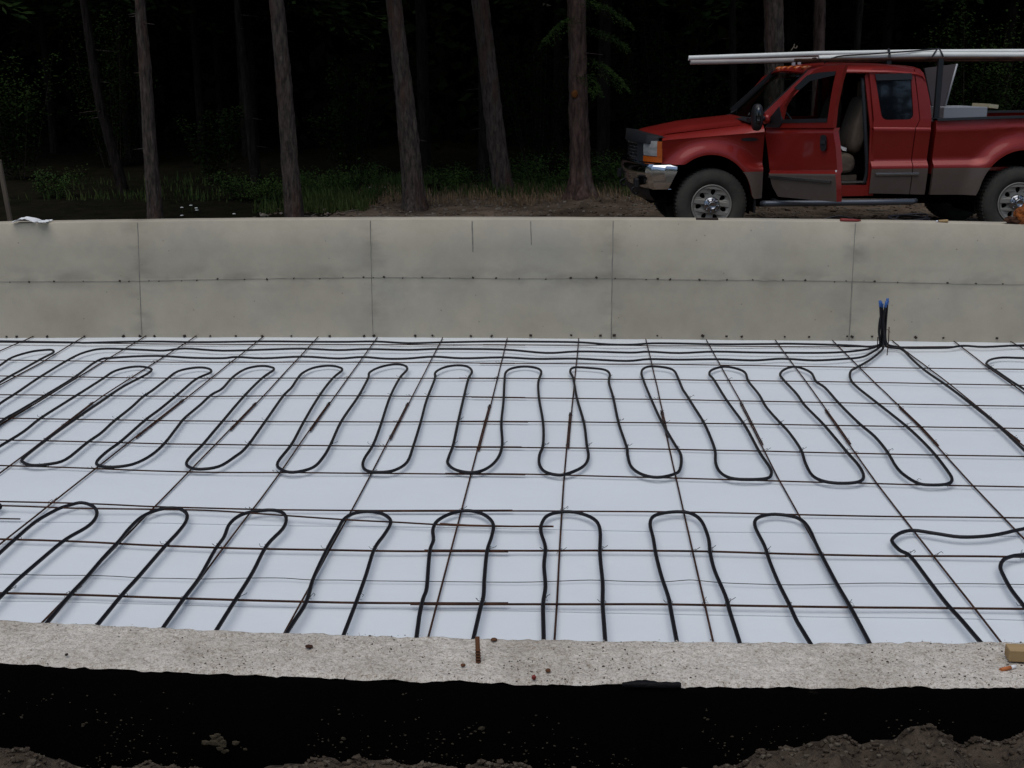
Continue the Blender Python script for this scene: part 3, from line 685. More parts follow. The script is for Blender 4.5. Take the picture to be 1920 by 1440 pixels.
# wood block and butt
p = gz(1893, 1243, ZF+.003); s = MB()
prof = [(0, 0), (.006, .022), (.10, .022), (.10, 0)]
s.box((p.x+.055, p.y+.018, ZF+.018), (.11, .036, .028), rot=Matrix.Rotation(-.06, 3, 'Z'))
o = s.build('wood_block', M['wood'], bevel=.002); tag(o, 'tan wood block lying at the right end of the near wall', 'wood block')
a, b = gz(1876, 1256, ZF+.006), gz(1906, 1249, ZF+.006)
bt = empty('cigarette_butt', a); tag(bt, 'small orange and white butt lying below the wood block', 'butt')
s = MB(); s.tube([Vector((0, 0, 0)), (b-a)*.62], .0045, 10); s.build('filter', M['orange'] if False else mat('butt_orange', (.45, .14, .04), .8), bt)
s = MB(); s.tube([(b-a)*.63, (b-a)*.95], [.0045, .0038], 10); s.build('paper_end', M['paper'], bt)
# things on the back wall
def yz(px, py, dy=.05): return gy(px, py, yb(0)+dy)
def crumple(pts_px, dy0, name, label, cat, mt, lift=.0):
    s = MB(); n = 10; A_, B_ = pts_px
    rows = []
    for j in range(6):
        r = []
        for i in range(n+1):
            t = i/n
            p = gz(A_[0]+(B_[0]-A_[0])*t, A_[1]+(B_[1]-A_[1])*t, zb(-5.2)+.004)
            z = zb(p.x)+.012+.02*abs(nz(i*.4+A_[0], j*.5, 0, 1)) + lift*math.sin(t*3.1)
            r.append((p.x+.012*nz(i, j, 2, .7), yb(p.x)-.035+j*.034+.01*nz(i, j, 5, .6)+dy0, z))
        rows.append(r)
    s.grid(rows, 0, False); s.grid([[(a, b, c-.003) for a, b, c in r] for r in rows], 0, False)
    o = s.build(name, mt); tag(o, label, cat); return o
crumple(((14, 421), (58, 420)), -.01, 'paper_sheet', 'crumpled white paper draped over the left end of the back wall', 'paper', M['paper'], .03)
crumple(((50, 423), (82, 420)), -.04, 'paper_sheet', 'narrow white paper strip hanging off the wall beside the larger crumpled sheet', 'paper', M['paper'], .0)
s = MB(); s.box((0, 0, 0), (.205, .045, .018)); o = s.build('steel_bar', M['tie_metal'], loc=Vector((gy(1326, 412, 11.1).x, yb(1.5)+.035, zb(1.5)+.010)), bevel=.003)
tag(o, 'flat dark bar lying on the back wall in front of the truck front wheel', 'bar')
s = MB(); s.tube([(-.09, 0, .004), (-.05, 0, 0), (.05, 0, -.004), (.1, 0, -.004)], [.012, .016, .013, .007], 8)
o = s.build('marking_tool', M['redobj'], loc=Vector((gy(1593, 414, 11.1).x, yb(2.8)+.02, zb(2.8)+.017))); tag(o, 'small flat red tool lying on the back wall below the open truck door', 'tool')
hm = empty('hammer', Vector((gy(1765, 417, 11.1).x, yb(3.5)+.03, zb(3.5)+.018))); tag(hm, 'short tan wooden handle lying on the back wall right of the black hose coil', 'tool')
s = MB(); s.tube([(-.03, 0, 0), (.02, 0, 0), (.05, 0, 0), (.056, 0, 0)], [.010, .013, .015, .013], 10); s.build('handle', M['wood'], hm)
s = MB(); s.tube([(-.055, 0, -.002), (-.03, 0, 0)], [.006, .0095], 10); s.build('ferrule', M['chrome'], hm)
# orange brown bundle at the right end
bd = empty('tool_pouch', Vector((gy(1908, 405, 11.15).x, yb(4.2)+.06, zb(4.2)))); tag(bd, 'crumpled brown and orange leather pouch on the back wall at the right edge', 'pouch')
for nm, c, r, mt, sd in (('pouch_body', (.05, 0, .075), (.09, .07, .09), M['orange'], 1), ('flap', (-.05, .0, .035), (.075, .05, .03), M['brownleather'], 5)):
    bm = bmesh.new(); bmesh.ops.create_icosphere(bm, subdivisions=4, radius=1)
    for v in bm.verts:
        k = 1+.45*noise.noise(v.co*1.8+Vector((sd, 0, 0)))+.2*noise.noise(v.co*5); v.co = Vector((c[0]+v.co.x*r[0]*k, c[1]+v.co.y*r[1]*k, max(.002, c[2]+v.co.z*r[2]*k)))
    me = bpy.data.meshes.new(nm); bm.to_mesh(me); bm.free(); me.materials.append(mt); o = bpy.data.objects.new(nm, me); C.objects.link(o); o.parent = bd
# hose coil behind the wall
cc = Vector((gy(1708, 412, 11.75).x, 11.78, .965)); s = MB(); P = []
for i in range(260):
    a = i*.29; rr = .16+.030*math.sin(i*.61)+.012*math.sin(i*.23); P.append(Vector((rr*1.15*math.cos(a), rr*.6*math.sin(a), .02+.125*(.5+.5*math.sin(i*.117))*(.6+.4*math.sin(a*.5+1)))))
s.tube(P, .0095, 6); o = s.build('hose_coil', M['tube'], loc=cc); tag(o, 'loose coil of black tube on the dirt behind the back wall under the truck', 'hose coil')
P = [gy(a, b, 11.6) for a, b in ((1525, 420), (1545, 411), (1575, 405), (1600, 411), (1625, 420))]
s = MB(); s.tube(spline(P, 4), .008, 6); o = s.build('hose', M['tube']); tag(o, 'black hose arching just above the back wall behind the red tool', 'hose')
# wooden stake at left
P = [gy(24, 440, 11.9), gy(-2, 300, 11.8)]
s = MB(); d_ = (P[1]-P[0]); rot = d_.to_track_quat('Z', 'Y').to_matrix(); s.box((P[0]+P[1])/2, (.042, .03, d_.length), rot=rot)
o = s.build('wooden_stake', M['wood_grey'], bevel=.003); tag(o, 'weathered wooden stake leaning behind the back wall at the left edge', 'stake')

# ============================================================ THE TRUCK  (local axes: X to the tail, Y to the far side, Z up)
TO = Vector((1.601, 14.0, .555)); TA = math.atan2(.313, 3.64)
TXv = Vector((math.cos(TA), math.sin(TA), 0)); TYv = Vector((-math.sin(TA), math.cos(TA), 0))
truck = empty('pickup_truck', TO, (0, 0, TA)); tag(truck, 'red and tan pickup truck parked behind the back wall with its front door open', 'truck')
TW = 2.03
def loc3(p): v = p-TO; return Vector((v.dot(TXv), v.dot(TYv), v.z))
def S(px, py, yl=0.0):
    d = ray(px, py); o = CAMP-TO; t = (yl-o.dot(TYv))/d.dot(TYv); p = o+d*t; return (p.dot(TXv), p.z)
def A(a, b, yl=0.0): return S(1150+a/3.8925, 60+b/3.8925, yl)
def B(a, b, yl=0.0): return S(1520+a/3.8925, 60+b/3.8925, yl)
def lerp_tab(T, x):
    if x <= T[0][0]: return T[0][1]
    for (a, u), (b, v) in zip(T, T[1:]):
        if x <= b: return u+(v-u)*(x-a)/(b-a)
    return T[-1][1]
def crease(X): return lerp_tab([(-.62, 1.150), (-.57, 1.161), (0, 1.205), (.56, 1.247), (1.8, 1.272), (2.5, 1.262), (3.5, 1.29), (4.75, 1.30)], X)
def ttone(X): return lerp_tab([(.4, .797), (1.9, .818), (3.1, .826), (4.75, .835)], X)
ARF = (-.035, .44, .50, .555); ARR = (3.62, .44, .505, .585)
def arch(X, a):
    t = (X-a[0])/a[2]
    return a[1]+a[3]*math.sqrt(max(0, 1-t*t)) if abs(t) < 1 else 0
def yoff(X, Z):
    c = crease(X); tt = ttone(X)
    if Z >= c: y = min((Z-c)*1.0, .018)+(Z-c)*.12
    elif Z > tt+.09: y = .060*min(1, ((c-Z)/(c-tt-.09)))**.7
    elif Z > tt+.03: y = .060-.065*((tt+.09-Z)/.06)
    else: y = -.005+max(0, tt+.03-Z)**1.4*.20
    for a in (ARF, ARR):
        dd = math.sqrt(((X-a[0])/a[2])**2+((Z-a[1])/a[3])**2)
        if dd < 1.45:
            k = 1-sst(1.02, 1.42, dd); y = y*(1-k)+(-.045)*k
            if dd < 1.03: y += .0
    return y
def side_rows(x0, x1, bot, top, side, step=.03, cutx=None):
    n = max(2, int((x1-x0)/step)); red, tan = [], []
    cols = [x0+(x1-x0)*i/n for i in range(n+1)]
    NR = 20; NT_ = 9
    def P(X, Z):
        y = yoff(X, Z)
        return (X, y if side == 0 else TW-y, Z)
    R = [[P(X, max(bot(X), ttone(X))+(top(X)-max(bot(X), ttone(X)))*j/NR) for X in cols] for j in range(NR+1)]
    T = [[P(X, min(bot(X), ttone(X))+(ttone(X)-min(bot(X), ttone(X)))*j/NT_) for X in cols] for j in range(NT_+1)]
    return R, T
def rocker(X): return lerp_tab([(.5, .487), (1.9, .533), (2.6, .512), (3.1, .51), (4.1, .53), (4.75, .62)], X)
def bot_f(X):
    if X < -.33: return max(.885, arch(X, ARF))
    if X < ARF[0]-ARF[2]: return .905
    a = arch(X, ARF); return max(a, rocker(X)) if a else rocker(X)
def bot_r(X):
    a = arch(X, ARR); return max(a, rocker(X)) if a else rocker(X)
def panel(name, x0, x1, bot, top, side, tan=True, red=True, flange=True, step=.03):
    s = MB(); R, T = side_rows(x0, x1, bot, top, side, step)
    s.grid(R, 0, True)
    if tan: s.grid(T, 1, True)
    sgn = 1 if side == 0 else -1
    if flange:   # returns along the ends so the panel has depth
        for col in (0, -1):
            e = [r[col] for r in R]; s.grid([e, [(a, b+sgn*.05, c) for a, b, c in e]], 0, False)
            if tan: e = [r[col] for r in T]; s.grid([e, [(a, b+sgn*.05, c) for a, b, c in e]], 1, False)
        e = [t if t[2] < ttone(t[0])-.002 else r for r, t in zip(R[0], T[0])]
        s.grid([e, [(a, b+sgn*.06, c+.004) for a, b, c in e]], 0 if not tan else 1, True)
    return s.build(name, [M['red'], M['tan']], truck)
def ftop(X): return crease(X)
for side in (0, 1):
    # front fender: side and the shelf on top
    s = MB(); xs0, xs1 = -.60, .585
    R, T = side_rows(xs0, xs1, bot_f, ftop, side, .025)
    sg = 1 if side == 0 else -1
    s.grid(R, 0, True)
    # keep tan only behind the arch
    cut = [i for i, p in enumerate(T[0]) if p[0] > .3]
    s.grid([r[cut[0]:] for r in T], 1, True)
    top = R[-1]; sh = [top]
    for k in range(1, 7):
        t = k/6
        sh.append([(a+.02*t*(1 if a < -.55 else 0), b+sg*(.16*t), c+.085*math.sin(t*1.35)/.98*lerp_tab([(-.6, .55), (.0, .85), (.6, 1.15)], a)) for a, b, c in top])
    s.grid(sh, 0, True)
    e = [t if t[2] < ttone(t[0])-.002 else r for r, t in zip(R[0], T[0])]
    s.grid([e, [(a, b+sg*.06, c+.004) for a, b, c in e]], 0, True)
    e = [r[-1] for r in R]+[]; s.grid([e, [(a, b+sg*.05, c) for a, b, c in e]], 0, False)
    s.build('front_fender', [M['red'], M['tan']], truck)
    # black wheel housings
    for a in (ARF, ARR):
        s = MB(); rr = []
        for d in (.03, .2, .45, .7):
            rr.append([(a[0]+a[2]*1.0*math.cos(t), (d if side == 0 else TW-d), a[1]+a[3]*math.sin(t)) for t in [math.pi*(i/24)*1.16-.25 for i in range(25)]])
        s.grid(rr, 0, True); d = .7 if side == 0 else TW-.7
        last = rr[-1]; s.grid([last, [(a[0]+(p[0]-a[0])*.05, d, a[1]+(p[2]-a[1])*.05) for p in last]], 0, True)
        s.build('wheel_housing', M['gap'], truck)
    # bed side
    panel('bed_side', 2.585, 4.76, bot_r, lambda X: crease(X)+.10, side, step=.03)
    # cab corner behind the rear door
    panel('cab_corner', 2.345, 2.52, rocker, lambda X: crease(X)+.022, side)
# hood
s = MB(); rows = []
def hood_nose(l):
    t = abs(l-TW/2)/(TW/2); return -.80+.20*t**2.2
NL = 30
for i in range(25):
    r = []
    for k in range(NL+1):
        l = .165+(TW-.33)*k/NL; t = i/24; Xn = hood_nose(l)
        X = Xn+(.50-.08*math.sin(math.pi*(l/TW))-Xn)*t
        u = abs(l-TW/2)/(TW/2-.165)
        base = lerp_tab([(-.85, 1.185), (-.6, 1.215), (0, 1.285), (.6, 1.345)], X)
        z = base+.085*(1-u**2)*(.35+.65*min(1, max(0, t*2.2)))-.022*math.exp(-((u-.80)/.07)**2)*min(1, t*3)*(1 if t < .97 else 0)
        z -= .06*max(0, 1-t*7)**2
        r.append((X, l, z))
    rows.append(r)
s.grid(rows, 0, True); nr = rows[0]
s.grid([nr, [(a+.01, b, c-.05) for a, b, c in nr]], 0, True)
s.build('hood', M['red'], truck)
# dark wind deflector along the hood edge
s = MB(); L1, L2, L3 = [], [], []
for k in range(NL+1):
    l = .06+(TW-.12)*k/NL; X = hood_nose(min(max(l, .165), TW-.165))-.02+.10*(1 if l < .165 or l > TW-.165 else 0)
    L1.append((X+.10, l, 1.175+.055*math.sin(math.pi*l/TW)**.5)); L2.append((X-.045, l, 1.15+.105*math.sin(math.pi*l/TW)**.5)); L3.append((X-.055, l, 1.115))
s.grid([L1, L2, L3], 0, True); s.grid([[(a+.008, b, c-.004) for a, b, c in q] for q in (L1, L2, L3)], 0, True)
s.build('hood_deflector', M['black'], truck)
# front end: black core, grille, lamps
s = MB(); s.box((-.52, TW/2, .98), (.20, TW-.16, .34)); s.box((-.1, TW/2, .80), (.9, .70, .70)); s.build('radiator_core', M['gap'], truck)
gr_ = empty('grille', (0, 0, 0)); gr_.parent = truck
s = MB(); gx0 = -.835
def gplan(l): return gx0+.075*((l-TW/2)/.52)**2
for zz, hh in ((1.13, .05), (.885, .045)):
    rr = [[(gplan(l)-.018, l, z) for l in [TW/2-.52+1.04*i/20 for i in range(21)]] for z in (zz-hh/2, zz+hh/2)]
    s.grid([rr[0], [(a-.012, b, (c+rr[1][i][2])/2) for i, (a, b, c) in enumerate(rr[0])], rr[1], [(a+.06, b, c) for a, b, c in rr[1]]], 0, True)
    s.grid([rr[0], [(a+.06, b, c) for a, b, c in rr[0]]], 0, True)
s.build('grille_frame', M['chrome'], gr_)
for l in (TW/2-.535, TW/2+.535): s = MB(); s.box((gplan(TW/2-.52)+.03, l, 1.0), (.10, .055, .28)); s.build('grille_side', M['rubber_grey'], gr_)
s = MB()
for zz in (.935, .975, 1.015, 1.055, 1.095):
    for i in range(16):
        l0 = TW/2-.50+1.0*i/16; l1 = TW/2-.50+1.0*(i+1)/16
        s.box(((gplan(l0)+gplan(l1))/2, (l0+l1)/2, zz), (.03, 1.0/16, .012))
s.build('grille_bar', M['dchrome'], gr_)
s = MB()
for i in range(26): l = TW/2-.49+.98*i/25; s.box((gplan(l)+.02, l, 1.005), (.03, .01, .22))
s.build('grille_mesh', M['dchrome'], gr_)
s = MB(); s.box((gplan(TW/2)-.03, TW/2, 1.13), (.012, .20, .075)); s.build('badge', M['dchrome'], gr_, bevel=.005)
for side in (0, 1):
    def my(y): return y if side == 0 else TW-y
    hl = empty('headlight', (0, 0, 0)); hl.parent = truck
    # plan points from the grille edge round the corner
    plan = [(-.765, .31), (-.735, .24), (-.69, .13), (-.64, .065)]
    s = MB(); zs = [.975, 1.02, 1.08, 1.145]
    rr = [[(x-.01*math.sin((z-.96)*16), my(y), z) for x, y in plan] for z in zs]
    s.grid(rr, 0, True); s.grid([rr[-1], [(x+.06, y, z+.004) for x, y, z in rr[-1]]], 0, True); s.grid([rr[0], [(x+.06, y, z) for x, y, z in rr[0]]], 0, True)
    s.build('lens', M['lens'], hl)
    s = MB(); s.grid([[(-.82, my(.50), z), (-.80, my(.42), z), (-.768, my(.312), z)] for z in (.90, 1.0, 1.15)], 0, True); s.build('grille_surround', M['rubber_grey'], gr_)
    s = MB(); s.box((-.62, my(.30), 1.06), (.05, .2, .11)); s.build('reflector', M['dchrome'], hl)
    ts = MB(); plan2 = [(-.765, .31), (-.735, .24), (-.69, .13), (-.64, .062), (-.585, .028)]
    rr = [[(x-.008, my(y), z) for x, y in plan2] for z in (.905, .935, .968)]; ts.grid(rr, 0, True)
    ts.grid([rr[-1], [(x+.05, y, z) for x, y, z in rr[-1]]], 0, True)
    plan3 = [(-.645, .062), (-.615, .04), (-.59, .026)]
    rr = [[(x-.004, my(y), z) for x, y in plan3] for z in (.97, 1.05, 1.12, 1.145)]; ts.grid(rr, 0, True)
    ts.build('turn_signal', M['amber'], truck)
bmx = S(1205, 258, .42)
for q_, r_ in ((S(1205, 258, .42), .022), (S(1199, 254, .55), .014)):  # chrome beads added to stand in for glints off the grille corner
    bm = bmesh.new(); bmesh.ops.create_uvsphere(bm, u_segments=12, v_segments=8, radius=r_); me = bpy.data.meshes.new('grille_glint'); bm.to_mesh(me); bm.free(); me.materials.append(M['chrome'])
    for p_ in me.polygons: p_.use_smooth = True
    o = bpy.data.objects.new('grille_glint', me); C.objects.link(o); o.parent = gr_; o.location = (q_[0], .42 if r_ > .02 else .55, q_[1])
# bumper
def bplan(l, k=0): t = abs(l-TW/2)/(TW/2+.01); return -.905+.085*t**2+.045*max(0, t-.8)*5*t
s = MB(); ls = [0.0+TW*i/40 for i in range(41)]
def brow(dx, z, end=0): return [(bplan(l)+dx, l, z) for l in ls]
rows = [brow(.30, .895), brow(.12, .894), brow(.035, .888), brow(-.002, .848), brow(-.012, .80), brow(.0, .745), brow(.012, .74), brow(.028, .69), brow(.035, .62), brow(.08, .60)]
s.grid(rows, 0, True)
for e, yy in ((0, -.012), (-1, TW+.012)):   # wrap back along the flank towards the wheel
    col = [r[e] for r in rows[2:]]; prev = col
    for dx, dz, dy in ((.06, 0, -.006), (.22, 0, -.012), (.40, 0, -.014)):
        nx = []
        for (a, b, c) in col:
            lim = -.42-.10*max(0, (.80-c))*5
            ins = .028 if c > .87 else 0; nx.append((min(a+dx, lim) if dx > .3 else a+dx, b+(dy+ins if e == 0 else -dy-ins), c))
        s.grid([prev, nx], 0, True); prev = nx
s.build('bumper', M['chrome'], truck)
s = MB(); rows = [brow(.05, .615), brow(.06, .54), brow(.12, .46), brow(.3, .45)]; s.grid([[(a, .06+(b*(TW-.12)/TW), c) for a, b, c in r] for r in rows], 0, True)
for y in (.45, TW-.45): s.tube(spline([(-.80, y, .60), (-.865, y, .58), (-.875, y, .54), (-.84, y, .51), (-.81, y, .53)], 4), .014, 6)
s.build('air_dam', M['black'], truck)
for y in (.22, TW-.22): s = MB(); s.box((-.862, y, .66), (.05, .15, .11)); s.build('fog_lamp_recess', M['black'], truck, bevel=.01)
# wheels
def make_wheel():
    wl = empty('wheel', (0, 0, 0))
    s = MB(); R0 = .412
    prof = [(.235, .03), (.25, .0), (.30, -.018), (.355, -.014), (.39, .004), (R0, .03), (R0, .13), (R0, .22), (.39, .25), (.30, .262), (.24, .24)]
    s.lathe_y(prof, n=56)
    for k in range(56):
        a = 2*math.pi*k/56
        for yy in (.045, .105, .165, .22):
            s.box((R0*math.cos(a+.05*yy*40), yy, R0*math.sin(a+.05*yy*40)), (.012, .042, .024), rot=Matrix.Rotation(-(a+.05*yy*40), 3, 'Y'))
    s.build('tyre', M['tyre'], wl)
    s = MB(); s.lathe_y([(.236, .245), (.215, .20), (.205, .05), (.232, .018), (.240, .004), (.236, -.004), (.222, .0), (.212, .02)], n=48)
    outer = [(.214*math.cos(2*math.pi*i/60), .214*math.sin(2*math.pi*i/60)) for i in range(60)]
    holes = []
    for k in range(7):
        a = math.pi/2+2*math.pi*k/7; hl_ = []
        for i in range(14):
            t = -2*math.pi*i/14; u, v = .027*math.cos(t), .036*math.sin(t)
            u *= 1+.25*math.sin(t)
            x = .150+v; hl_.append((x*math.cos(a)-u*math.sin(a), x*math.sin(a)+u*math.cos(a)))
        holes.append(hl_)
    def fm(u, v, d): r = math.hypot(u, v); return (u, .030-.028*math.exp(-((r-.215)/.03)**2)-.03*max(0, (.12-r))*5+d, v)
    s.plate([outer]+holes, fm, .02)
    s.build('rim', M['alloy'], wl)
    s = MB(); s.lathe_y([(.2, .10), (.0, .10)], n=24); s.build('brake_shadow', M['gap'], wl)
    s = MB(); s.lathe_y([(.098, .03), (.096, .0), (.07, -.012), (.052, -.018), (.048, -.055), (.040, -.065), (.036, -.058), (.0, -.056)], n=28)
    for k in range(8):
        a = 2*math.pi*k/8; s.lathe_y([(.011, .02), (.011, -.03), (.006, -.036), (0, -.037)], (.076*math.cos(a), 0, .076*math.sin(a)), 8)
    s.build('hub_cap', M['dchrome'], wl)
    return wl
wheel = make_wheel(); wheel.parent = truck; wheel.location = (0, .015, .412)
for x, side in ((0, 1), (3.63, 0), (3.63, 1)):
    c_ = copy_tree(wheel, truck); c_.location = (x, .015 if side == 0 else TW-.015, .412)
    if side: c_.rotation_euler = (0, 0, math.pi)
wheel.rotation_euler = (0, .12, 0)
# underbody
s = MB(); s.box((2.0, TW/2, .50), (4.3, .9, .16)); s.box((0, TW/2, .42), (.12, 1.5, .12)); s.box((3.63, TW/2, .42), (.12, 1.5, .12)); s.box((1.1, TW/2, .42), (.8, .7, .2)); s.box((2.9, .5, .50), (.7, .3, .24))
s.build('chassis', M['gap'], truck)
# mud flaps, running boards
s = MB(); s.box((.505, .12, .44), (.02, .26, .24)); s.build('mud_flap', M['black'], truck)
for side in (0, 1):
    y = -.075 if side == 0 else TW+.075
    rb = empty('running_board', (0, 0, 0)); rb.parent = truck
    s = MB(); s.tube([(.58, y+(.06 if side == 0 else -.06), .43), (.62, y, .435), (1.2, y, .437), (1.9, y, .44), (2.34, y, .445), (2.40, y+(.06 if side == 0 else -.06), .45)], [.030, .036, .036, .036, .036, .030], 12)
    s.build('step_tube', M['board'], rb)
    s = MB()
    pass
    for x in (.75, 1.5, 2.25): s = MB(); s.box((x, y+(.12 if side == 0 else -.12), .46), (.05, .22, .025)); s.build('bracket', M['black'], rb)
# cab shell: rear doors, front doors, roof, pillars
def cabmap(side, th_in=0):
    def f(u, v, d):
        y = .019+max(0, v-1.27)*.13+d
        return (u, y if side == 0 else TW-y, v)
    return f
def rnd_rect(pts, k=4):
    """soften the corners of a polygon"""
    out = []
    n = len(pts)
    for i in range(n):
        p0, p1, p2 = Vector(pts[i-1]), Vector(pts[i]), Vector(pts[(i+1) % n])
        a = p1+(p0-p1).normalized()*min(.07, (p0-p1).length*.35); b = p1+(p2-p1).normalized()*min(.07, (p2-p1).length*.35)
        for j in range(k+1):
            t = j/k; q = a*(1-t)**2+p1*2*t*(1-t)+b*t*t; out.append((q.x, q.y))
    return out
win = rnd_rect([S(1641, 138, .08), S(1709, 136, .08), S(1713.5, 224, .03), S(1654, 225, .03)])
for side in (0, 1):
    rd = empty('rear_door', (0, 0, 0)); rd.parent = truck
    s = MB(); X0 = 1.855; X1 = 2.335
    R, T = side_rows(X0, X1, rocker, lambda X: crease(X)+.022, side, .03); s.grid(R, 0, True); s.grid(T, 1, True)
    sg = 1 if side == 0 else -1
    for G, mi in ((R, 0), (T, 1)):
        for col in (0, -1):
            e = [r[col] for r in G]; s.grid([e, [(a, b+sg*.07, c) for a, b, c in e]], 0, False)
    top = [(1.855, crease(1.85)), S(1638, 240), (S(1638, 225, .05)[0], S(1638, 225, .05)[1]), S(1634, 170, .07), S(1630.5, 131, .09), S(1640, 128.5, .09), S(1700, 128, .09), S(1714, 129, .09), S(1720, 180, .06), S(1725, 224, .02), (X1, crease(X1))]
    s.plate([top, win], cabmap(side), .05, 0)
    s.build('door_panel', [M['red'], M['tan']], rd)
    s = MB(); s.plate([win], lambda u, v, d: cabmap(side)(u, v, d+.014), .004); s.build('window', M['glass_dark'], rd)
    s = MB(); vis = [S(1641, 139, .08), S(1709, 137, .08), S(1710.5, 149, .08), S(1643, 151, .08)]
    s.plate([vis], lambda u, v, d: cabmap(side)(u, v, d-.022), .014); s.build('rain_visor', M['rubber_grey'], rd)
    s = MB(); x0, z0 = S(1641, 327); x1, z1 = S(1723, 326)
    s.box(((x0+x1)/2, (-.006 if side == 0 else TW+.006), (z0+z1)/2), (x1-x0, .014, .030)); s.build('trim_strip', M['dchrome'], rd, bevel=.004)
    # inner edge of the door with its rubber seal and latch side
    s = MB(); inner = [S(1622, 142, .12), S(1630, 133, .12), S(1637, 240, .05), S(1639, 330, .05), S(1637, 366, .05), S(1619, 366, .09), S(1626, 330, .09), S(1630, 240, .09)]
    s.plate([inner], lambda u, v, d: (u, (.05+max(0, v-1.27)*.13+d) if side == 0 else TW-(.05+max(0, v-1.27)*.13+d), v), .03); s.build('door_jamb', M['red'], rd)
    s = MB(); sl = [S(1618, 146, .14), S(1622, 250, .10), S(1624, 320, .10), S(1618, 345, .10)]
    pts = [Vector((a, (.085+max(0, b-1.27)*.13) if side == 0 else TW-(.085+max(0, b-1.27)*.13), b)) for a, b in sl]
    s.tube(spline(pts, 4), .022, 8); s.build('rubber_seal', M['rubber_grey'], rd)
    # cab corner top (pillar behind the rear door)
    s = MB(); pil = [S(1716, 129, .09), S(1724, 130, .09), S(1732, 136, .09), S(1738, 160, .08), S(1744, 190, .06), S(1747.5, 222, .02), (2.52, crease(2.52)), (2.345, crease(2.345)), S(1726.5, 224, .02), S(1721.5, 180, .06)]
    s.plate([pil], cabmap(side), .05, 0); s.build('rear_pillar', M['red'], truck)
    # A pillar
    s = MB(); ap = [S(1433, 212, .09), S(1441, 222, .09), S(1480, 188, .11), S(1521, 147, .13), S(1531, 137, .13), S(1533, 127, .14), S(1517, 131, .14), S(1509, 140, .13), S(1470, 177, .11)]
    s.plate([ap], lambda u, v, d: (u, (.06+max(0, v-1.30)*.14+d) if side == 0 else TW-(.06+max(0, v-1.30)*.14+d), v), .03); s.build('front_pillar', M['red'], truck)
    s = MB(); s.plate([ap], lambda u, v, d: (u-.012, (.095+max(0, v-1.30)*.14+d) if side == 0 else TW-(.095+max(0, v-1.30)*.14+d), v), .03); s.build('pillar_lining', M['black'], truck)
    # sill below the door opening
    s = MB(); sill = [S(1530, 348, .05), S(1637, 347, .05), S(1637, 367, .05), S(1530, 369, .05)]
    s.plate([sill], lambda u, v, d: (u, (.055+d) if side == 0 else TW-(.055+d), v), .12); s.build('door_sill', M['red'], truck)
    s = MB(); a_, b_ = S(1560, 343, .12), S(1617, 342, .12); s.box(((a_[0]+b_[0])/2-.3, .13 if side == 0 else TW-.13, .665), (b_[0]-a_[0]+.7, .12, .02)); s.build('scuff_plate', M['dchrome'], truck)
# roof
s = MB(); rtab = [(1.08, 1.895), (1.14, 1.94), (1.26, 1.976), (1.5, 1.992), (2.0, 1.985), (2.32, 1.962), (2.40, 1.935), (2.45, 1.87)]
rows = []
for X, z in rtab:
    r = []
    for k in range(25):
        t = k/24; l = .085+(TW-.17)*t; u = abs(t-.5)*2
        zz = z+.035*(1-u**2)-.075*max(0, (u-.92)/.08)**2
        r.append((X-.05*(1-u**2)*(1 if X < 1.2 else 0), l, zz))
    rows.append(r)
s.grid(rows, 0, True); s.grid([[(a, b, c-.012) for a, b, c in r] for r in rows], 0, True); s.build('roof', M['red'], truck)
for k, l in enumerate((.42, .70, TW/2, TW-.70, TW-.42)):
    bm = bmesh.new(); bmesh.ops.create_uvsphere(bm, u_segments=14, v_segments=8, radius=1)
    for v in bm.verts: v.co = Vector((v.co.x*.075, v.co.y*.045, max(-.2, v.co.z)*.034))
    me = bpy.data.meshes.new('roof_lamp'); bm.to_mesh(me); bm.free(); me.materials.append(M['amber'])
    for p_ in me.polygons: p_.use_smooth = True
    o = bpy.data.objects.new('roof_lamp', me); C.objects.link(o); o.parent = truck; o.location = (1.17-.04*math.sin(math.pi*l/TW), l, 1.958)
# rear wall of the cab with its window
s = MB(); cw = [(.10, .62), (TW-.10, .62), (TW-.08, 1.27), (TW-.17, 1.90), (.17, 1.90), (.08, 1.27)]; wn = [(.42, 1.38), (TW-.42, 1.38), (TW-.48, 1.80), (.48, 1.80)]
s.plate([cw, wn], lambda u, v, d: (2.47-max(0, v-1.3)*.13+d, u, v), .03); s.build('cab_rear_wall', M['red'], truck)
s = MB(); s.plate([wn], lambda u, v, d: (2.475-max(0, v-1.3)*.13+d, u, v), .004); s.build('rear_window', M['glass_clear'], truck)
# windshield and cowl
s = MB(); rows = []
for i in range(9):
    t = i/8; r = []
    for k in range(21):
        u = k/20; l = (.09+.05*t)+(TW-2*(.09+.05*t))*u; bow = math.sin(math.pi*u)
        r.append((.575+.525*t-.10*bow*(1-.45*t), l, 1.385+.515*t+.01*bow))
    rows.append(r)
s.grid(rows, 0, True); s.build('windshield', M['glass_clear'], truck)
s = MB(); s.grid([[(.42-.09*math.sin(math.pi*k/20), .10+(TW-.2)*k/20, 1.35+.045*math.sin(math.pi*k/20)) for k in range(21)], [(.60-.10*math.sin(math.pi*k/20), .08+(TW-.16)*k/20, 1.40) for k in range(21)]], 0, True)
s.box((.50, .17, 1.375), (.16, .16, .05)); s.tube([(.50, .5, 1.42), (.62, .9, 1.47)], .009, 6); s.tube([(.44, 1.2, 1.43), (.60, 1.6, 1.46)], .009, 6); s.build('cowl', M['black'], truck)
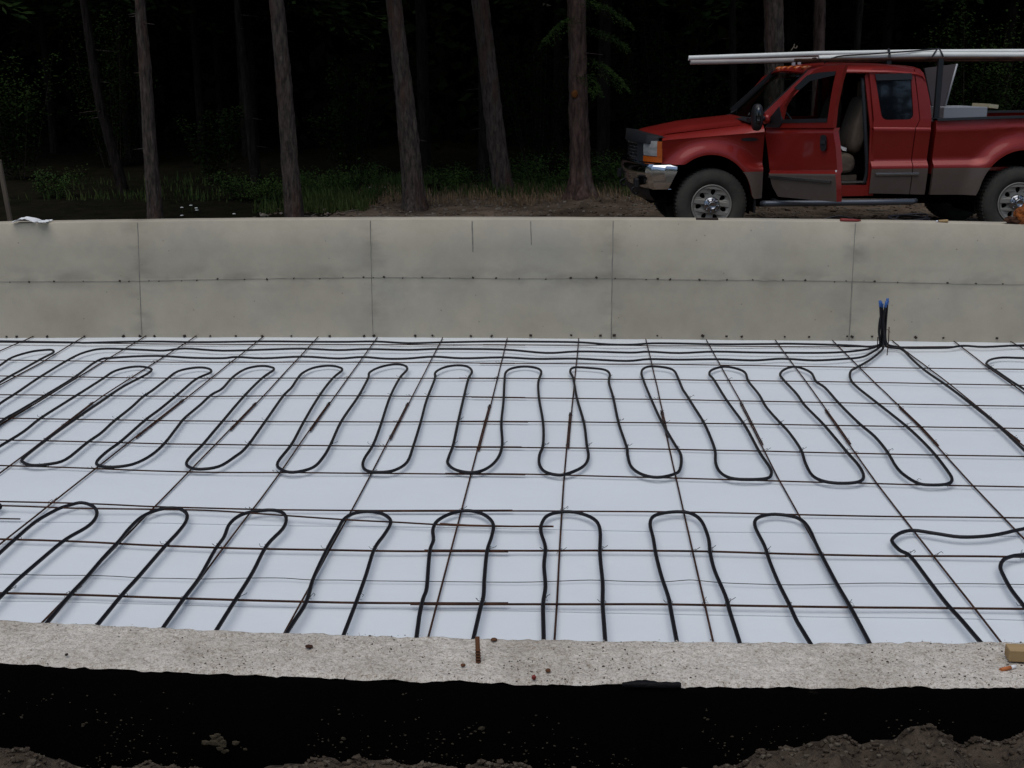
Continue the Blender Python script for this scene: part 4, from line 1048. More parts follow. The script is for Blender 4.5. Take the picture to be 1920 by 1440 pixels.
# interior
s = MB(); s.box((1.5, TW/2, .60), (1.9, TW-.3, .05)); s.box((.66, TW/2, .95), (.06, TW-.3, .72)); s.build('cab_floor', M['gap'], truck)
s = MB(); s.grid([[(.62+.30*math.sin(t*1.6), .14+(TW-.28)*k/8, 1.36-.33*t) for k in range(9)] for t in (0, .3, .6, 1)], 0, True); s.build('dashboard', M['rubber_grey'], truck)
sw = MB(); ring = []
for i in range(29):
    a = 2*math.pi*i/28; v = Vector((0, .19*math.cos(a), .19*math.sin(a))); v.rotate(Matrix.Rotation(-.45, 3, 'Y')); ring.append(v+Vector((1.02, .50, 1.28)))
sw.tube(ring, .013, 6, cap=False); sw.tube([(1.02, .50, 1.28), (.80, .50, 1.18)], .03, 6); sw.tube([ring[0], ring[14]], .014, 6); sw.build('steering_wheel', M['rubber_grey'], truck)
def seat(y0, y1):
    st = empty('seat', (0, 0, 0)); st.parent = truck
    def pad(prof, nm):
        s = MB(); rows = []
        n = 10
        for k in range(n+1):
            t = k/n; y = y0+(y1-y0)*t; q = 1-.16*abs(2*t-1)**5
            cx = sum(p[0] for p in prof)/len(prof); cz = sum(p[1] for p in prof)/len(prof)
            P_ = [(cx+(p[0]-cx)*q, y, cz+(p[1]-cz)*q) for p in prof]; rows.append(P_)
        s.grid(rows, 0, True, close=True)
        for r in (rows[0], rows[-1]):
            o_ = len(s.v); s.v += r; s.f.append(list(range(o_, o_+len(r)))); s.m.append(0); s.sm.append(False)
        o = s.build(nm, M['seat'], st, weld=True); b = o.modifiers.new('sub', 'SUBSURF'); b.levels = 1; b.render_levels = 1
    back_ = [B(250, 890, .4), B(345, 900, .4), B(372, 760, .4), B(385, 640, .4), B(398, 520, .4), B(390, 460, .4), B(355, 480, .4), B(320, 600, .4), B(270, 730, .4)]
    cush = [B(60, 905, .4), B(60, 1010, .4), B(180, 1035, .4), B(290, 1030, .4), B(312, 960, .4), B(298, 885, .4), B(240, 878, .4), B(150, 890, .4)]
    pad(back_, 'backrest'); pad(cush, 'seat_cushion')
    s = MB(); q = B(395, 430, .4); s.box((q[0]+.02, (y0+y1)/2, q[1]+.02), (.09, .26, .20)); s.build('headrest', M['seat'], st, bevel=.03)
    q0 = B(280, 1035, .4); s = MB(); s.box((q0[0]-.15, (y0+y1)/2, .68), (.4, y1-y0-.1, .10)); s.build('seat_base', M['seat'], st)
seat(.22, .80); seat(TW-.80, TW-.22)
s = MB(); q = B(213, 848, .3); q = (q[0]+.045, q[1]+.01); s.grid([[(q[0]-.06, .28, q[1]+.05), (q[0]-.02, .32, q[1]+.01), (q[0]+.055, .36, q[1]-.01)], [(q[0]-.045, .28, q[1]+.0), (q[0]-.005, .30, q[1]-.04), (q[0]+.05, .35, q[1]-.045)]], 0, False)
s.grid([[(q[0]-.06, .286, q[1]+.05), (q[0]-.02, .326, q[1]+.01), (q[0]+.055, .366, q[1]-.01)], [(q[0]-.045, .286, q[1]+.0), (q[0]-.005, .306, q[1]-.04), (q[0]+.05, .356, q[1]-.045)]], 0, False)
o = s.build('paper_sheet', M['paper']); o.matrix_world = Matrix.Translation(TO) @ Matrix.Rotation(TA, 4, 'Z'); tag(o, 'white crumpled paper lying on the truck seat behind the open door', 'paper')
# far front door (closed, window down)
def door_side(yfun, X0, X1):
    pass
fd = empty('front_door', (0, 0, 0)); fd.parent = truck
s = MB(); R, T = side_rows(.60, 1.80, rocker, crease, 1, .04); s.grid(R, 0, True); s.grid(T, 1, True)
fo = [(.60, crease(.6)), (1.80, crease(1.8)), (1.80, 1.93), (1.15, 1.93), (1.0, 1.87), (.64, 1.42)]; fi = [(.86, 1.36), (1.70, 1.36), (1.72, 1.85), (1.20, 1.85), (1.08, 1.80), (.86, 1.50)]
s.plate([fo, fi], cabmap(1), .05, 0); s.build('door_panel', [M['red'], M['tan']], fd)
s = MB(); s.box((1.2, TW-.09, 1.0), (1.15, .03, .62)); s.build('door_lining', M['seat'], fd)
# near front door, swung open towards the camera
H0 = Vector((2.223, 14.0, 0)); H1 = Vector((2.80, 13.03, 0)); DD = (H1-H0).normalized(); DN = Vector((DD.y, -DD.x, 0))   # DN: outwards
if DN.y > 0: DN = -DN
def D(px, py):
    d = ray(px, py); t = ((H0-CAMP)*1).dot(DN)
    t = (Vector((H0.x, H0.y, 0))-Vector((CAMP.x, CAMP.y, 0))).dot(DN)/Vector((d.x, d.y, 0)).dot(DN)
    p = CAMP+d*t; return ((Vector((p.x, p.y, 0))-H0).dot(DD), p.z)
def dpos(u, z, out=0.0): return loc3(H0+DD*u+DN*out+Vector((0, 0, z)))
dr = empty('front_door', (0, 0, 0)); dr.parent = truck
LE = [D(1434.5, 240), D(1434, 249), D(1436, 272), D(1440, 318), D(1442, 326), D(1447, 350), D(1456, 369)]
RE = [D(1562, 240), D(1562, 247), D(1565, 275), D(1566.5, 318), D(1567, 327), D(1567, 352), D(1565.5, 379)]
s = MB(); NR = 26; rows = []; vals = []
def along(E, t):
    q = t*(len(E)-1); i = min(int(q), len(E)-2); f = q-i; return (E[i][0]+(E[i+1][0]-E[i][0])*f, E[i][1]+(E[i+1][1]-E[i][1])*f)
TT = 4/6
for j in range(NR+1):
    t = j/NR; l, r = along(LE, t), along(RE, t)
    if t < 1/6: o_ = -.022*(1/6-t)*6
    elif t < .56: o_ = -.026*min(1, (t-1/6)/.36)**.8
    elif t < .655: o_ = -.026+.030*(t-.56)/.095
    else: o_ = .004-.026*max(0, t-.68)/.32
    rows.append([dpos(l[0]+(r[0]-l[0])*k/10, l[1]+(r[1]-l[1])*k/10, o_) for k in range(11)])
jt_ = int(round(TT*NR))
s.grid(rows, 0, True, mfn=lambda i, k: 0 if i < jt_ else 1)
def inn(r, d=.075): v = loc3(H0-DN*d)-loc3(H0); return [p+v for p in r]
for col in (0, -1):
    e = [r[col] for r in rows]; s.grid([e, inn(e)], 0, False)
s.grid([rows[-1], inn(rows[-1])], 1, False); s.grid([rows[0], inn(rows[0])], 0, False)
fr_o = [D(1434.5, 240), D(1447, 218), D(1476, 183), D(1519, 138), D(1530, 130), D(1549, 125), D(1585, 121), D(1575, 156), D(1566, 200), D(1562, 240)]
fr_i = [D(1464, 229), D(1551, 228), D(1558, 180), D(1566, 140), D(1568, 134.5), D(1536, 137), D(1515, 141), D(1490, 165), D(1470, 200)]
s.plate([fr_o, fr_i], lambda u, v, d: dpos(u, v, -d), .045, 0); s.build('door_panel', [M['red'], M['tan']], dr)
s = MB(); s.grid([inn(rows[2], .08), inn(rows[-2], .08)], 0, False); s.build('door_lining', M['seat'], dr)
s = MB(); vis = [D(1490, 165), D(1515, 141), D(1536, 136), D(1568, 133.5), D(1566.5, 141), D(1537, 148), D(1520, 152), D(1499, 170)]
s.plate([vis], lambda u, v, d: dpos(u, v, .012-d), .008); s.build('rain_visor', M['rubber_grey'], dr)
s = MB(); s.plate([[D(1463, 224), D(1551, 222), D(1551, 229.5), D(1463, 231)]], lambda u, v, d: dpos(u, v, .006-d), .02); s.build('window_seal', M['black'], dr)
s = MB(); s.plate([[D(1436, 239), D(1446, 219), D(1462, 200), D(1468, 230), D(1462, 239)]], lambda u, v, d: dpos(u, v, .012-d), .02); s.build('mirror_mount', M['black'], dr)
s = MB(); s.plate([rnd_rect([D(1539, 253), D(1550, 253), D(1550, 283), D(1539, 283)], 3)], lambda u, v, d: dpos(u, v, .012-d), .012); s.build('handle_recess', M['black'], dr)
hs_ = MB(); hs_.plate([[D(1541, 264), D(1549, 264), D(1549, 270), D(1541, 270)]], lambda u, v, d: dpos(u, v, .026-d), .012); hs_.build('handle', M['rubber_grey'], dr, bevel=.003)
s = MB(); a_, b_ = D(1443, 331), D(1559, 341); s.plate([[(a_[0], a_[1]-.011), (b_[0], b_[1]-.011), (b_[0], b_[1]+.011), (a_[0], a_[1]+.011)]], lambda u, v, d: dpos(u, v, .018-d), .02); s.build('trim_strip', M['dchrome'], dr)
s = MB(); q = D(1564.5, 329); s.box(dpos(q[0]-.008, q[1], -.03), (.02, .035, .11)); s.build('sticker', M['paper'], dr)
# mirror on the open door
mi = empty('mirror', (0, 0, 0)); mi.parent = truck
def ellip(c, r, name, mt, par, pw=1.0, tip=None):
    bm = bmesh.new(); bmesh.ops.create_uvsphere(bm, u_segments=20, v_segments=14, radius=1)
    for v in bm.verts:
        q_ = Vector([math.copysign(abs(a)**pw, a) for a in v.co]); v.co = Vector(c)+Vector((q_.x*r[0], q_.y*r[1], q_.z*r[2]))
    me = bpy.data.meshes.new(name); bm.to_mesh(me); bm.free(); me.materials.append(mt)
    for p_ in me.polygons: p_.use_smooth = True
    o = bpy.data.objects.new(name, me); C.objects.link(o); o.parent = par; return o
def mloc(px, py, yl): a = S(px, py, yl); return Vector((a[0], yl, a[1]))
c0 = mloc(1419.5, 220, -.22)
ellip(c0, (.062, .10, .150), 'mirror_shell', M['black'], mi, .7)
ellip(c0+Vector((-.004, -.045, .01)), (.036, .07, .112), 'mirror_glass', M['glass_dark'], mi, .7)
ellip(mloc(1437, 223, -.10), (.042, .07, .055), 'mirror_arm_cover', M['red'], mi, .8)
s = MB(); s.tube([c0, mloc(1437, 223, -.10), mloc(1452, 232, -.03), mloc(1468, 236, -.06)], [.03, .028, .022, .014], 8); s.build('mirror_arm', M['black'], mi)
# fender badge
s = MB(); a_ = A(935, 785); b_ = A(1060, 785); s.plate([[(a_[0]+(b_[0]-a_[0])*(.5-.5*math.cos(t)), a_[1]+.020*math.sin(t)) for t in [2*math.pi*i/18 for i in range(18)]]], lambda u, v, d: (u, yoff(u, v)-.010+d, v), .012); s.build('fender_badge', M['rubber_grey'], truck)
# bed: front wall, rails, floor, tailgate
s = MB(); s.box((2.60, TW/2, 1.05), (.03, TW-.14, .60)); s.box((3.68, TW/2, .80), (2.14, TW-.3, .04)); s.box((4.74, TW/2, 1.07), (.05, TW-.16, .60)); s.build('bed_box', M['red'], truck)
for side in (0, 1):
    s = MB(); y = .06 if side == 0 else TW-.06; L0 = [(2.585+2.17*i/8, crease(2.585+2.17*i/8)+.10) for i in range(9)]
    s.grid([[(x, y-.065, z-.004) for x, z in L0], [(x, y-.062, z+.022) for x, z in L0], [(x, y+.062, z+.022) for x, z in L0], [(x, y+.065, z-.03) for x, z in L0]], 0, False)
    s.build('bed_rail', M['rubber_grey'], truck)
# ladder rack
rk = empty('ladder_rack', (0, 0, 0)); rk.parent = truck
for y in (.14, TW-.14):
    for X_ in (S(1759, 170, .14)[0], 4.68):
        s = MB(); s.box((X_, y, (1.36+2.06)/2), (.058, .05, .70)); s.box((X_, y, 1.385), (.12, .09, .015)); s.build('rack_post', M['rubber_grey'], rk)
s = MB()
for y in (.14, TW-.14): s.tube([(.92, y, 2.045), (2.65, y, 2.058), (4.75, y, 2.06)], .018, 8)
for x in (1.15, 2.66, 4.70): s.tube([(x, .1, 2.058), (x, TW-.1, 2.058)], .018, 8)
s.build('rack_rail', M['rust'], rk)
s = MB(); fp = S(1487, 125, 1.6)
for px_ in (1486.5, 1497): a = S(px_, 140, 1.55); s.box((a[0], 1.55, 1.97), (.038, .038, .22))
s.box((S(1492, 140, 1.55)[0], 1.55, 1.88), (.16, .06, .02))
s.build('rack_front_post', M['alum'], rk)
# toolbox across the bed with its lid propped open
tb = empty('toolbox', TO, (0, 0, TA)); tag(tb, 'grey metal toolbox in the truck bed with its lid standing open behind the cab', 'toolbox')
a_, b_ = S(1770.5, 201, .45), S(1850, 223, .45)
s = MB(); s.box(((a_[0]+b_[0])/2, .85, (a_[1]+1.15)/2-.02), (b_[0]-a_[0], .8, a_[1]-1.11)); s.build('box_body', M['alum'], tb, bevel=.006)
s = MB(); lid = [S(1731, 128, .9), S(1791, 120, .9), S(1768.5, 201, .9), S(1745, 201, .9)]
s.plate([lid], lambda u, v, d: (u, .85+d, v), .03); s.build('lid', M['lidmat'], tb)
s = MB(); q0, q1 = lid[1], lid[2]; s.tube([(q0[0], .842, q0[1]), (q1[0], .842, q1[1])], .011, 6); s.build('lid_edge', M['alum'], tb)
bk = MB(); a_ = S(1860, 199, .7); bk.box((a_[0], .9, a_[1]), (.115, .5, .045), rot=Matrix.Rotation(.12, 3, 'Y')); o = bk.build('lumber', M['wood']); o.matrix_world = Matrix.Translation(TO) @ Matrix.Rotation(TA, 4, 'Z')
mwl = mat('pale_lumber', (.62, .55, .36), .8); o.data.materials[0] = mwl
tag(o, 'pale board end sticking up in the truck bed right of the grey toolbox', 'board')
# pipes on the rack
def pipe(pxs, yl, r, name, mt, label, X1=None, extra=0):
    P = []
    for a, b in pxs: q = S(a, b, yl); P.append(Vector((q[0], yl, q[1])))
    if X1: d = (P[-1]-P[0]).normalized(); P.append(P[-1]+d*X1)
    s = MB(); s.tube(P, r, 16, cap=False); s.tube([p+(P[-1]-P[0]).normalized()*0 for p in P], r*.84, 16, cap=False)
    # ring at the ends
    for e in (P[0], P[-1]):
        d = (P[-1]-P[0]).normalized(); a = Vector((0, 0, 1)).cross(d).normalized(); b = d.cross(a); n = 16
        s.add([e+(a*math.cos(2*math.pi*k/n)+b*math.sin(2*math.pi*k/n))*rr for rr in (r, r*.84) for k in range(n)], [(k, (k+1) % n, n+(k+1) % n, n+k) for k in range(n)], 0)
    o = s.build(name, mt); o.matrix_world = Matrix.Translation(TO) @ Matrix.Rotation(TA, 4, 'Z'); tag(o, label, 'pipe', 'pipes tied on the truck rack'); return o
pipe([(1291, 109), (1535, 100.5), (1720, 97.5), (1919, 96.5)], .32, .028, 'plastic_pipe', M['pvc'], 'long white pipe on the truck rack, the uppermost one with its end above the hood', 1.0)
pipe([(1294.5, 117), (1420, 114.5), (1534, 111)], .22, .026, 'plastic_pipe', M['pvc_old'], 'grey brown pipe on the truck rack ending beside the start of the thick white pipe')
pipe([(1535, 109.5), (1720, 103), (1919, 103.5)], .20, .034, 'plastic_pipe', M['pvc'], 'thick white pipe on the truck rack that starts above the windshield', 1.0)
pipe([(1545, 103), (1720, 100), (1919, 99.5)], .52, .03, 'plastic_pipe', M['pvc'], 'white pipe lying behind the two front white pipes on the truck rack', 1.0)
def strap(pts, r, label, nm='strap'):
    P = [Vector((S(a, b, y)[0], y, S(a, b, y)[1])) for a, b, y in pts]; s = MB(); s.tube(spline(P, 3), r, 6); o = s.build(nm, M['black'])
    o.matrix_world = Matrix.Translation(TO) @ Matrix.Rotation(TA, 4, 'Z'); tag(o, label, 'strap'); return o
strap([(1545, 118, .15), (1570, 106, .15), (1620, 102, .15), (1700, 96.5, .16), (1760, 91.5, .25)], .010, 'thin black rope running slanted over the pipes on the truck rack')
s_ = strap([(1668, 113, .14), (1668, 104, .15), (1667, 97, .22), (1666, 92.5, .3), (1666, 93, .5)], .014, 'black band wrapped round the pipes above the rear door window')
strap([(1747, 108, .15), (1753, 98, .16), (1759.5, 91, .24), (1765, 98, .16), (1769, 108, .15)], .009, 'black cord tied in a peak over the pipes at the rack post')
P = [(1555, 80, .6)]
s = MB(); kn = [Vector((S(a, b, .4)[0], .4, S(a, b, .4)[1])) for a, b in ((1483, 95), (1488, 88), (1490, 82), (1489, 89), (1493, 90), (1495, 86))]; s.tube(spline(kn, 3), .006, 5)
o = s.build('cord_end', M['wood_grey']); o.matrix_world = Matrix.Translation(TO) @ Matrix.Rotation(TA, 4, 'Z'); tag(o, 'frayed cord end standing up from the pipes above the windshield', 'cord')

# ============================================================ FOREST
def trunk_mesh(path, r0, r1, flare, mt, seed, n=18, steps=46, roots=0):
    """tapered trunk along path, with ridged bark and a flared foot"""
    P = spline(path, max(2, steps//(len(path)-1))); rows = []; L = len(P); s = MB()
    acc = 0
    for i, p in enumerate(P):
        t = i/(L-1); hgt = p.z-P[0].z; r = r0+(r1-r0)*t
        fl_ = flare*math.exp(-max(0, hgt)/.22)
        ring = []
        for k in range(n):
            a = 2*math.pi*k/n
            rr = r+fl_*(.6+.5*nz(math.cos(a)*1.6, math.sin(a)*1.6, seed, 1))
            rr *= 1+.07*nz(math.cos(a)*3.5, math.sin(a)*3.5, p.z*1.3+seed, 1)+.05*nz(math.cos(a)*8, math.sin(a)*8, p.z*5+seed, 1)
            ring.append(p+Vector((rr*math.cos(a), rr*math.sin(a), 0)))
        rows.append(ring)
    s.grid(rows, 0, True, close=True)
    return s
def spray(s, base, dirv, length, rnd, size=.055, dens=26, mi=0, droop=.25):
    """a needle branch: twig with many small needle tufts"""
    d = Vector(dirv).normalized(); side = d.cross(Vector((0, 0, 1)))
    if side.length < .1: side = Vector((1, 0, 0))
    side.normalize()
    for i in range(int(length*dens)):
        t = rnd.random()**.75; q = Vector(base)+d*length*t+Vector((0, 0, -droop*length*t*t))
        wdt = length*.38*(1-t*.55)
        off = rnd.uniform(-1, 1)
        q += side*off*wdt+Vector((0, 0, rnd.uniform(-.10, .06)*length*.5-abs(off)*.12*length))
        a = (d*rnd.uniform(.2, 1)+side*(off*1.2+rnd.uniform(-.4, .4))+Vector((0, 0, rnd.uniform(-.5, .25)))).normalized()
        b = a.cross(Vector((rnd.uniform(-1, 1), rnd.uniform(-1, 1), rnd.uniform(-1, 1)))).normalized()
        l = size*rnd.uniform(.8, 2.0); w_ = size*rnd.uniform(.14, .30)
        s.add([q-b*w_*.3, q+a*l*.5-b*w_, q+a*l, q+a*l*.5+b*w_, ], [(0, 1, 2, 3)], mi)
def crown_mesh(seed, z0, z1, rad, nb, size, dens):
    rnd = random.Random(seed); s = MB(); lim = MB()
    for i in range(nb):
        t = rnd.random()**.8; z = z0+(z1-z0)*t; a = rnd.uniform(0, 6.283)
        L = rad*(1-t)**.6*rnd.uniform(.55, 1.1)+.25
        d = Vector((math.cos(a), math.sin(a), rnd.uniform(-.25, .15)))
        spray(s, (0, 0, z), d, L, rnd, size, dens)
        e = Vector((0, 0, z))+d.normalized()*L*.8+Vector((0, 0, -.16*L)); lim.tube([(0, 0, z), e], [.018, .005], 4, cap=False)
    return s, lim
CROWN = []
for sd_ in range(3):
    a, b = crown_mesh(50+sd_, 5.0, 13.5, 2.7, 120, .17, 40)
    CROWN.append((a.build('crown', M['needle']), b.build('limb', M['bark'])))
crown_used = set()
def give_crown(root, k, sc_=1.0, rz=0, dz=0, off=(0, 0)):
    cr_, li = CROWN[k]
    for src in (cr_, li):
        if (k, src.name) in crown_used: o = src.copy(); C.objects.link(o)
        else: o = src; crown_used.add((k, src.name))
        o.parent = root; o.location = (off[0], off[1], dz); o.scale = (sc_, sc_, 1); o.rotation_euler = (0, 0, rz)
# --- front row, each trunk read from the photo: (px,py) top, (px,py) foot, depth, widths in px
FR = [
 ('pine', [(259, -60), (262, 0), (277, 200), (283, 300), (293, 430)], 15.6, 17, 29, .02, 'bark', 'slim grey pine trunk, leftmost of the front row behind the wall', 0),
 ('pine', [(512, -60), (518, 0), (532, 150), (540, 260), (553, 425)], 15.9, 25, 34, .02, 'bark', 'grey pine trunk with a pale knot, second from the left in the front row', 0),
 ('pine', [(733, -60), (738, 0), (755, 150), (765, 250), (780, 392)], 17.3, 26, 42, .10, 'bark', 'dark leaning pine trunk with a wide foot, third from the left in the front row', 0),
 ('pine', [(893, -60), (900, 0), (920, 170), (931, 260), (946, 370)], 19.2, 30, 36, .06, 'bark', 'pine trunk with cracked bark leaning left, just left of the straight thick pine', 0),
 ('pine', [(1081, -60), (1081, 0), (1084, 160), (1087, 270), (1090, 384)], 17.9, 31, 39, .20, 'bark_red', 'straight thick reddish pine with a flared root foot nearest the truck front', 0),
 ('pine', [(1448, -60), (1450, 0), (1452, 150), (1450, 390)], 19.5, 34, 37, .04, 'bark', 'thick grey pine trunk rising behind the truck windshield', 0),
 ('pine', [(1536, -60), (1537, 0), (1534, 150), (1530, 390)], 21.0, 20, 24, .03, 'bark_red', 'reddish pine trunk seen behind the truck cab through its open window', 0),
 ('pine', [(905, 150), (906, 250), (908, 362)], 21.5, 12, 20, .03, 'bark_shaded', 'thin dark trunk half hidden behind the left side of the cracked bark pine', 0),
 ('pine', [(440, -40), (455, 100), (470, 240), (484, 385)], 21.0, 11, 22, .03, 'bark_shaded', 'faint dark trunk between the slim leftmost pine and the one with the knot', 0),
 ('pine', [(150, -40), (185, 180), (205, 260), (243, 400)], 19.5, 13, 22, .02, 'bark_shaded', 'faint leaning trunk deep in shade left of the slim grey pine', 0),
 ('pine', [(1372, -40), (1374, 100), (1376, 360)], 24.0, 12, 16, .03, 'bark_shaded', 'thin dark trunk above the truck hood, left of the thick grey one', 0),
]
for i, (nm, pts, Y, w0, w1, fl_, mt, lab, _) in enumerate(FR):
    pts = pts[::-1]
    P = [gy(a, b, Y) for a, b in pts]
    gz0 = ground_z(P[0].x, P[0].y)
    if P[0].z > gz0-.05: P = [P[0]+(P[0]-P[1])*((P[0].z-gz0+.1)/max(.1, P[1].z-P[0].z))] + P
    d = (P[-1]-P[-2]).normalized(); top = P[-1]+d*((12.5-P[-1].z)/d.z)
    P = P+[P[-1]+(top-P[-1])*.5, top]
    r1 = w1/2*Y/F_PX; r0 = w0/2*Y/F_PX
    root = Vector((P[0].x, P[0].y, P[0].z)); tr = empty('pine_tree', root); tag(tr, lab, 'tree', 'pines at the edge of the wood')
    # arc-length radius: w1 at the foot, w0 at the frame top, thinner above
    Q = [p-root for p in P]; SP = spline(Q, 12); zt = 4.0
    s = MB(); n = 32; rows = []
    # resample finely
    Z = [Q[0].z+(Q[-1].z-Q[0].z)*(j/110) for j in range(111)]
    def atz(z):
        for a, b in zip(SP, SP[1:]):
            if a.z <= z <= b.z+1e-6: return a+(b-a)*((z-a.z)/max(1e-6, b.z-a.z))
        return SP[-1]
    Z = [min(z, Q[-1].z) for z in [.035*j for j in range(115)]+[4.05+.5*j for j in range(40)] if z <= Q[-1].z]
    for z in Z:
        p = atz(z); t = min(1, z/3.3); r = r1+(r0-r1)*t if z < 3.3 else r0*(1-.07*(z-3.3))
        r = max(.02, r); f = fl_*math.exp(-max(0, z-.12)/.16); ring = []
        for k in range(n):
            a = 2*math.pi*k/n
            rr = r*(1+.12*nz(math.cos(a)*2.2, math.sin(a)*2.2, z*1.1+i*7, 1)+.10*nz(math.cos(a)*5, math.sin(a)*5, z*4+i*7, 1)+.08*nz(math.cos(a)*9, math.sin(a)*9, z*9+i*7, 1)) + f*max(.1, .55+.9*nz(math.cos(a)*1.5, math.sin(a)*1.5, i*3, 1))
            ring.append(p+Vector((rr*math.cos(a), rr*math.sin(a), 0)))
        rows.append(ring)
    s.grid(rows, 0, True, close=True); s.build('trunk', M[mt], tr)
    give_crown(tr, i % 3, random.uniform(.85, 1.15), random.uniform(0, 6), 1.3 if i != 6 else .5, (Q[-1].x*.6, 0))
    rnd = random.Random(900+i)
    # dead stubs and, on the right pine, living low boughs
    s = MB()
    for q in range(7):
        z = rnd.uniform(.9, 4.2); a = rnd.uniform(0, 6.28); p = atz(z); L = rnd.uniform(.06, .45)
        s.tube([p, p+Vector((math.cos(a)*L, math.sin(a)*L, -.1*L))], [.009, .003], 5)
    s.build('dead_twigs', M['bark'], tr)
    if i == 4:
        p = atz(1.62); bm = bmesh.new(); bmesh.ops.create_uvsphere(bm, u_segments=14, v_segments=10, radius=1)
        for v in bm.verts: k = 1+.3*noise.noise(v.co*2); v.co = Vector((v.co.x*.048*k, v.co.y*.02, v.co.z*.055*k))
        me = bpy.data.meshes.new('bark_scar'); bm.to_mesh(me); bm.free(); me.materials.append(mat('scar', (.16, .055, .012), .9, .1, var=(.09, .04, .015), vscale=30))
        o = bpy.data.objects.new('bark_scar', me); C.objects.link(o); o.parent = tr; o.location = (p.x-.05, p.y-.142, p.z)
        for (bx, bz, L, dx, dy_, dz_) in ((.05, 2.15, 1.05, .9, -.75, -.28), (.05, 2.55, .95, 1.0, -.5, -.1), (-.05, 2.75, 1.0, -.8, -.8, -.25), (.0, 1.95, .65, .6, -.9, -.5), (.0, 2.95, 1.1, 1, -.6, -.15)):
            s = MB(); spray(s, (bx, 0, bz-0), (dx, dy_, dz_), L*.7, rnd, .03, 900, 0, .35); s.build('bough', M['bough'], tr)
# --- trunks further in
bt_meshes = []
for v in range(4):
    path = [Vector((0, 0, -.2)), Vector((.1*math.sin(v), 0, 3)), Vector((.35*math.sin(v*2.1), .1, 7)), Vector((.4*math.sin(v*2), 0, 12.5))]
    s = trunk_mesh(path, .13, .05, .06, 'bark', v*3.1, n=10, steps=24); bt_meshes.append(s.build('trunk', M['bark_shaded']))
bt_used = set()
rnd = random.Random(21); placed = []
while len(placed) < 38:
    y = 23.5+abs(rnd.gauss(0, 1))*8; x = rnd.uniform(-1, 1)*(y*.62+2)-.3
    if y > 42 or any((x-a)**2+(y-b)**2 < 1.2 for a, b in placed): continue
    placed.append((x, y)); tr = empty('conifer', (x, y, ground_z(x, y)), (0, 0, rnd.uniform(0, 6.28)))
    tag(tr, 'dark conifer lost in shade deep behind the front row of trunks', 'tree', 'conifers deep in the wood')
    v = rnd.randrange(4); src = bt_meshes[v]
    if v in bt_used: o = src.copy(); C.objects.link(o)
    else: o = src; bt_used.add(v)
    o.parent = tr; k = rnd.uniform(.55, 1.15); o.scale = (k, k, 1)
    give_crown(tr, rnd.randrange(3), rnd.uniform(1.0, 1.4), rnd.uniform(0, 6), rnd.uniform(-2.2, .3))
# the open side behind the photographer has its own tree line
k_ = 0
for i in range(16):
    x = -26+3.6*i+rnd.uniform(-1, 1); y = -26+rnd.uniform(-4, 4)
    tr = empty('conifer', (x, y, .75), (0, 0, rnd.uniform(0, 6.28))); tag(tr, 'tall conifer in the tree line behind the photographer', 'tree', 'conifers across the clearing')
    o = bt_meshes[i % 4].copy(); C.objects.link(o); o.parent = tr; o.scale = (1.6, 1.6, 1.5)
    give_crown(tr, i % 3, 1.7, rnd.uniform(0, 6), -5)
    for q_ in [k for k in bpy.data.objects if k.parent == tr and k.name.startswith(('crown', 'limb'))]: q_.scale = (1.7, 1.7, 1.38)
# --- far wood: one mass
s = MB(); rnd = random.Random(5)
for i in range(105000):
    y = rnd.uniform(29, 45); x = rnd.uniform(-38, 40); z = .4+rnd.random()**1.1*11
    a = Vector((rnd.uniform(-1, 1), rnd.uniform(-1, 1), rnd.uniform(-1, .4))).normalized(); b = a.cross(Vector((rnd.uniform(-1, 1), rnd.uniform(-1, 1), rnd.uniform(-1, 1)))).normalized()
    q = Vector((x, y, z+max(0, y-46)*.2)); l = rnd.uniform(.18, .62)*(1.0 if y < 37 else 2.1); w_ = l*.28
    s.add([q, q+a*l*.5-b*w_, q+a*l, q+a*l*.5+b*w_], [(0, 1, 2, 3)])
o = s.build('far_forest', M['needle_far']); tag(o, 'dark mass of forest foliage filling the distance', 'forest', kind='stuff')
# --- understory bushes, each on its own
def bush(x, y, w_, h_, n, mt, label, seed, size=.05, name='bush', grp='bushes under the trees'):
    rnd = random.Random(seed); g0 = ground_z(x, y); s = MB(); st_ = MB()
    stems = [(rnd.uniform(-1, 1)*w_*.5, rnd.uniform(-1, 1)*w_*.4, rnd.uniform(.5, 1)*h_) for _ in range(max(4, int(w_*9)))]
    for (a, b, hh) in stems: st_.tube([(a*.3, b*.3, -.05), (a, b, hh)], [.006, .002], 4, cap=False)
    for i in range(n):
        a, b, hh = rnd.choice(stems); t = rnd.random()**.6
        q = Vector((a*(.3+.7*t), b*(.3+.7*t), hh*t))+Vector((rnd.gauss(0, .06), rnd.gauss(0, .06), rnd.gauss(0, .05)))*w_
        u = Vector((rnd.uniform(-1, 1), rnd.uniform(-1, 1), rnd.uniform(-.5, .6))).normalized(); v = u.cross(Vector((rnd.uniform(-.4, .4), rnd.uniform(-.4, .4), 1))).normalized()
        l = size*rnd.uniform(.6, 1.5); k = l*.38
        s.add([q, q+u*l*.5-v*k, q+u*l, q+u*l*.5+v*k], [(0, 1, 2, 3)])
    r = empty(name, (x, y, g0)); tag(r, label, 'bush', grp)
    s.build('leaves', M[mt], r); st_.build('stems', M['bark'], r); return r
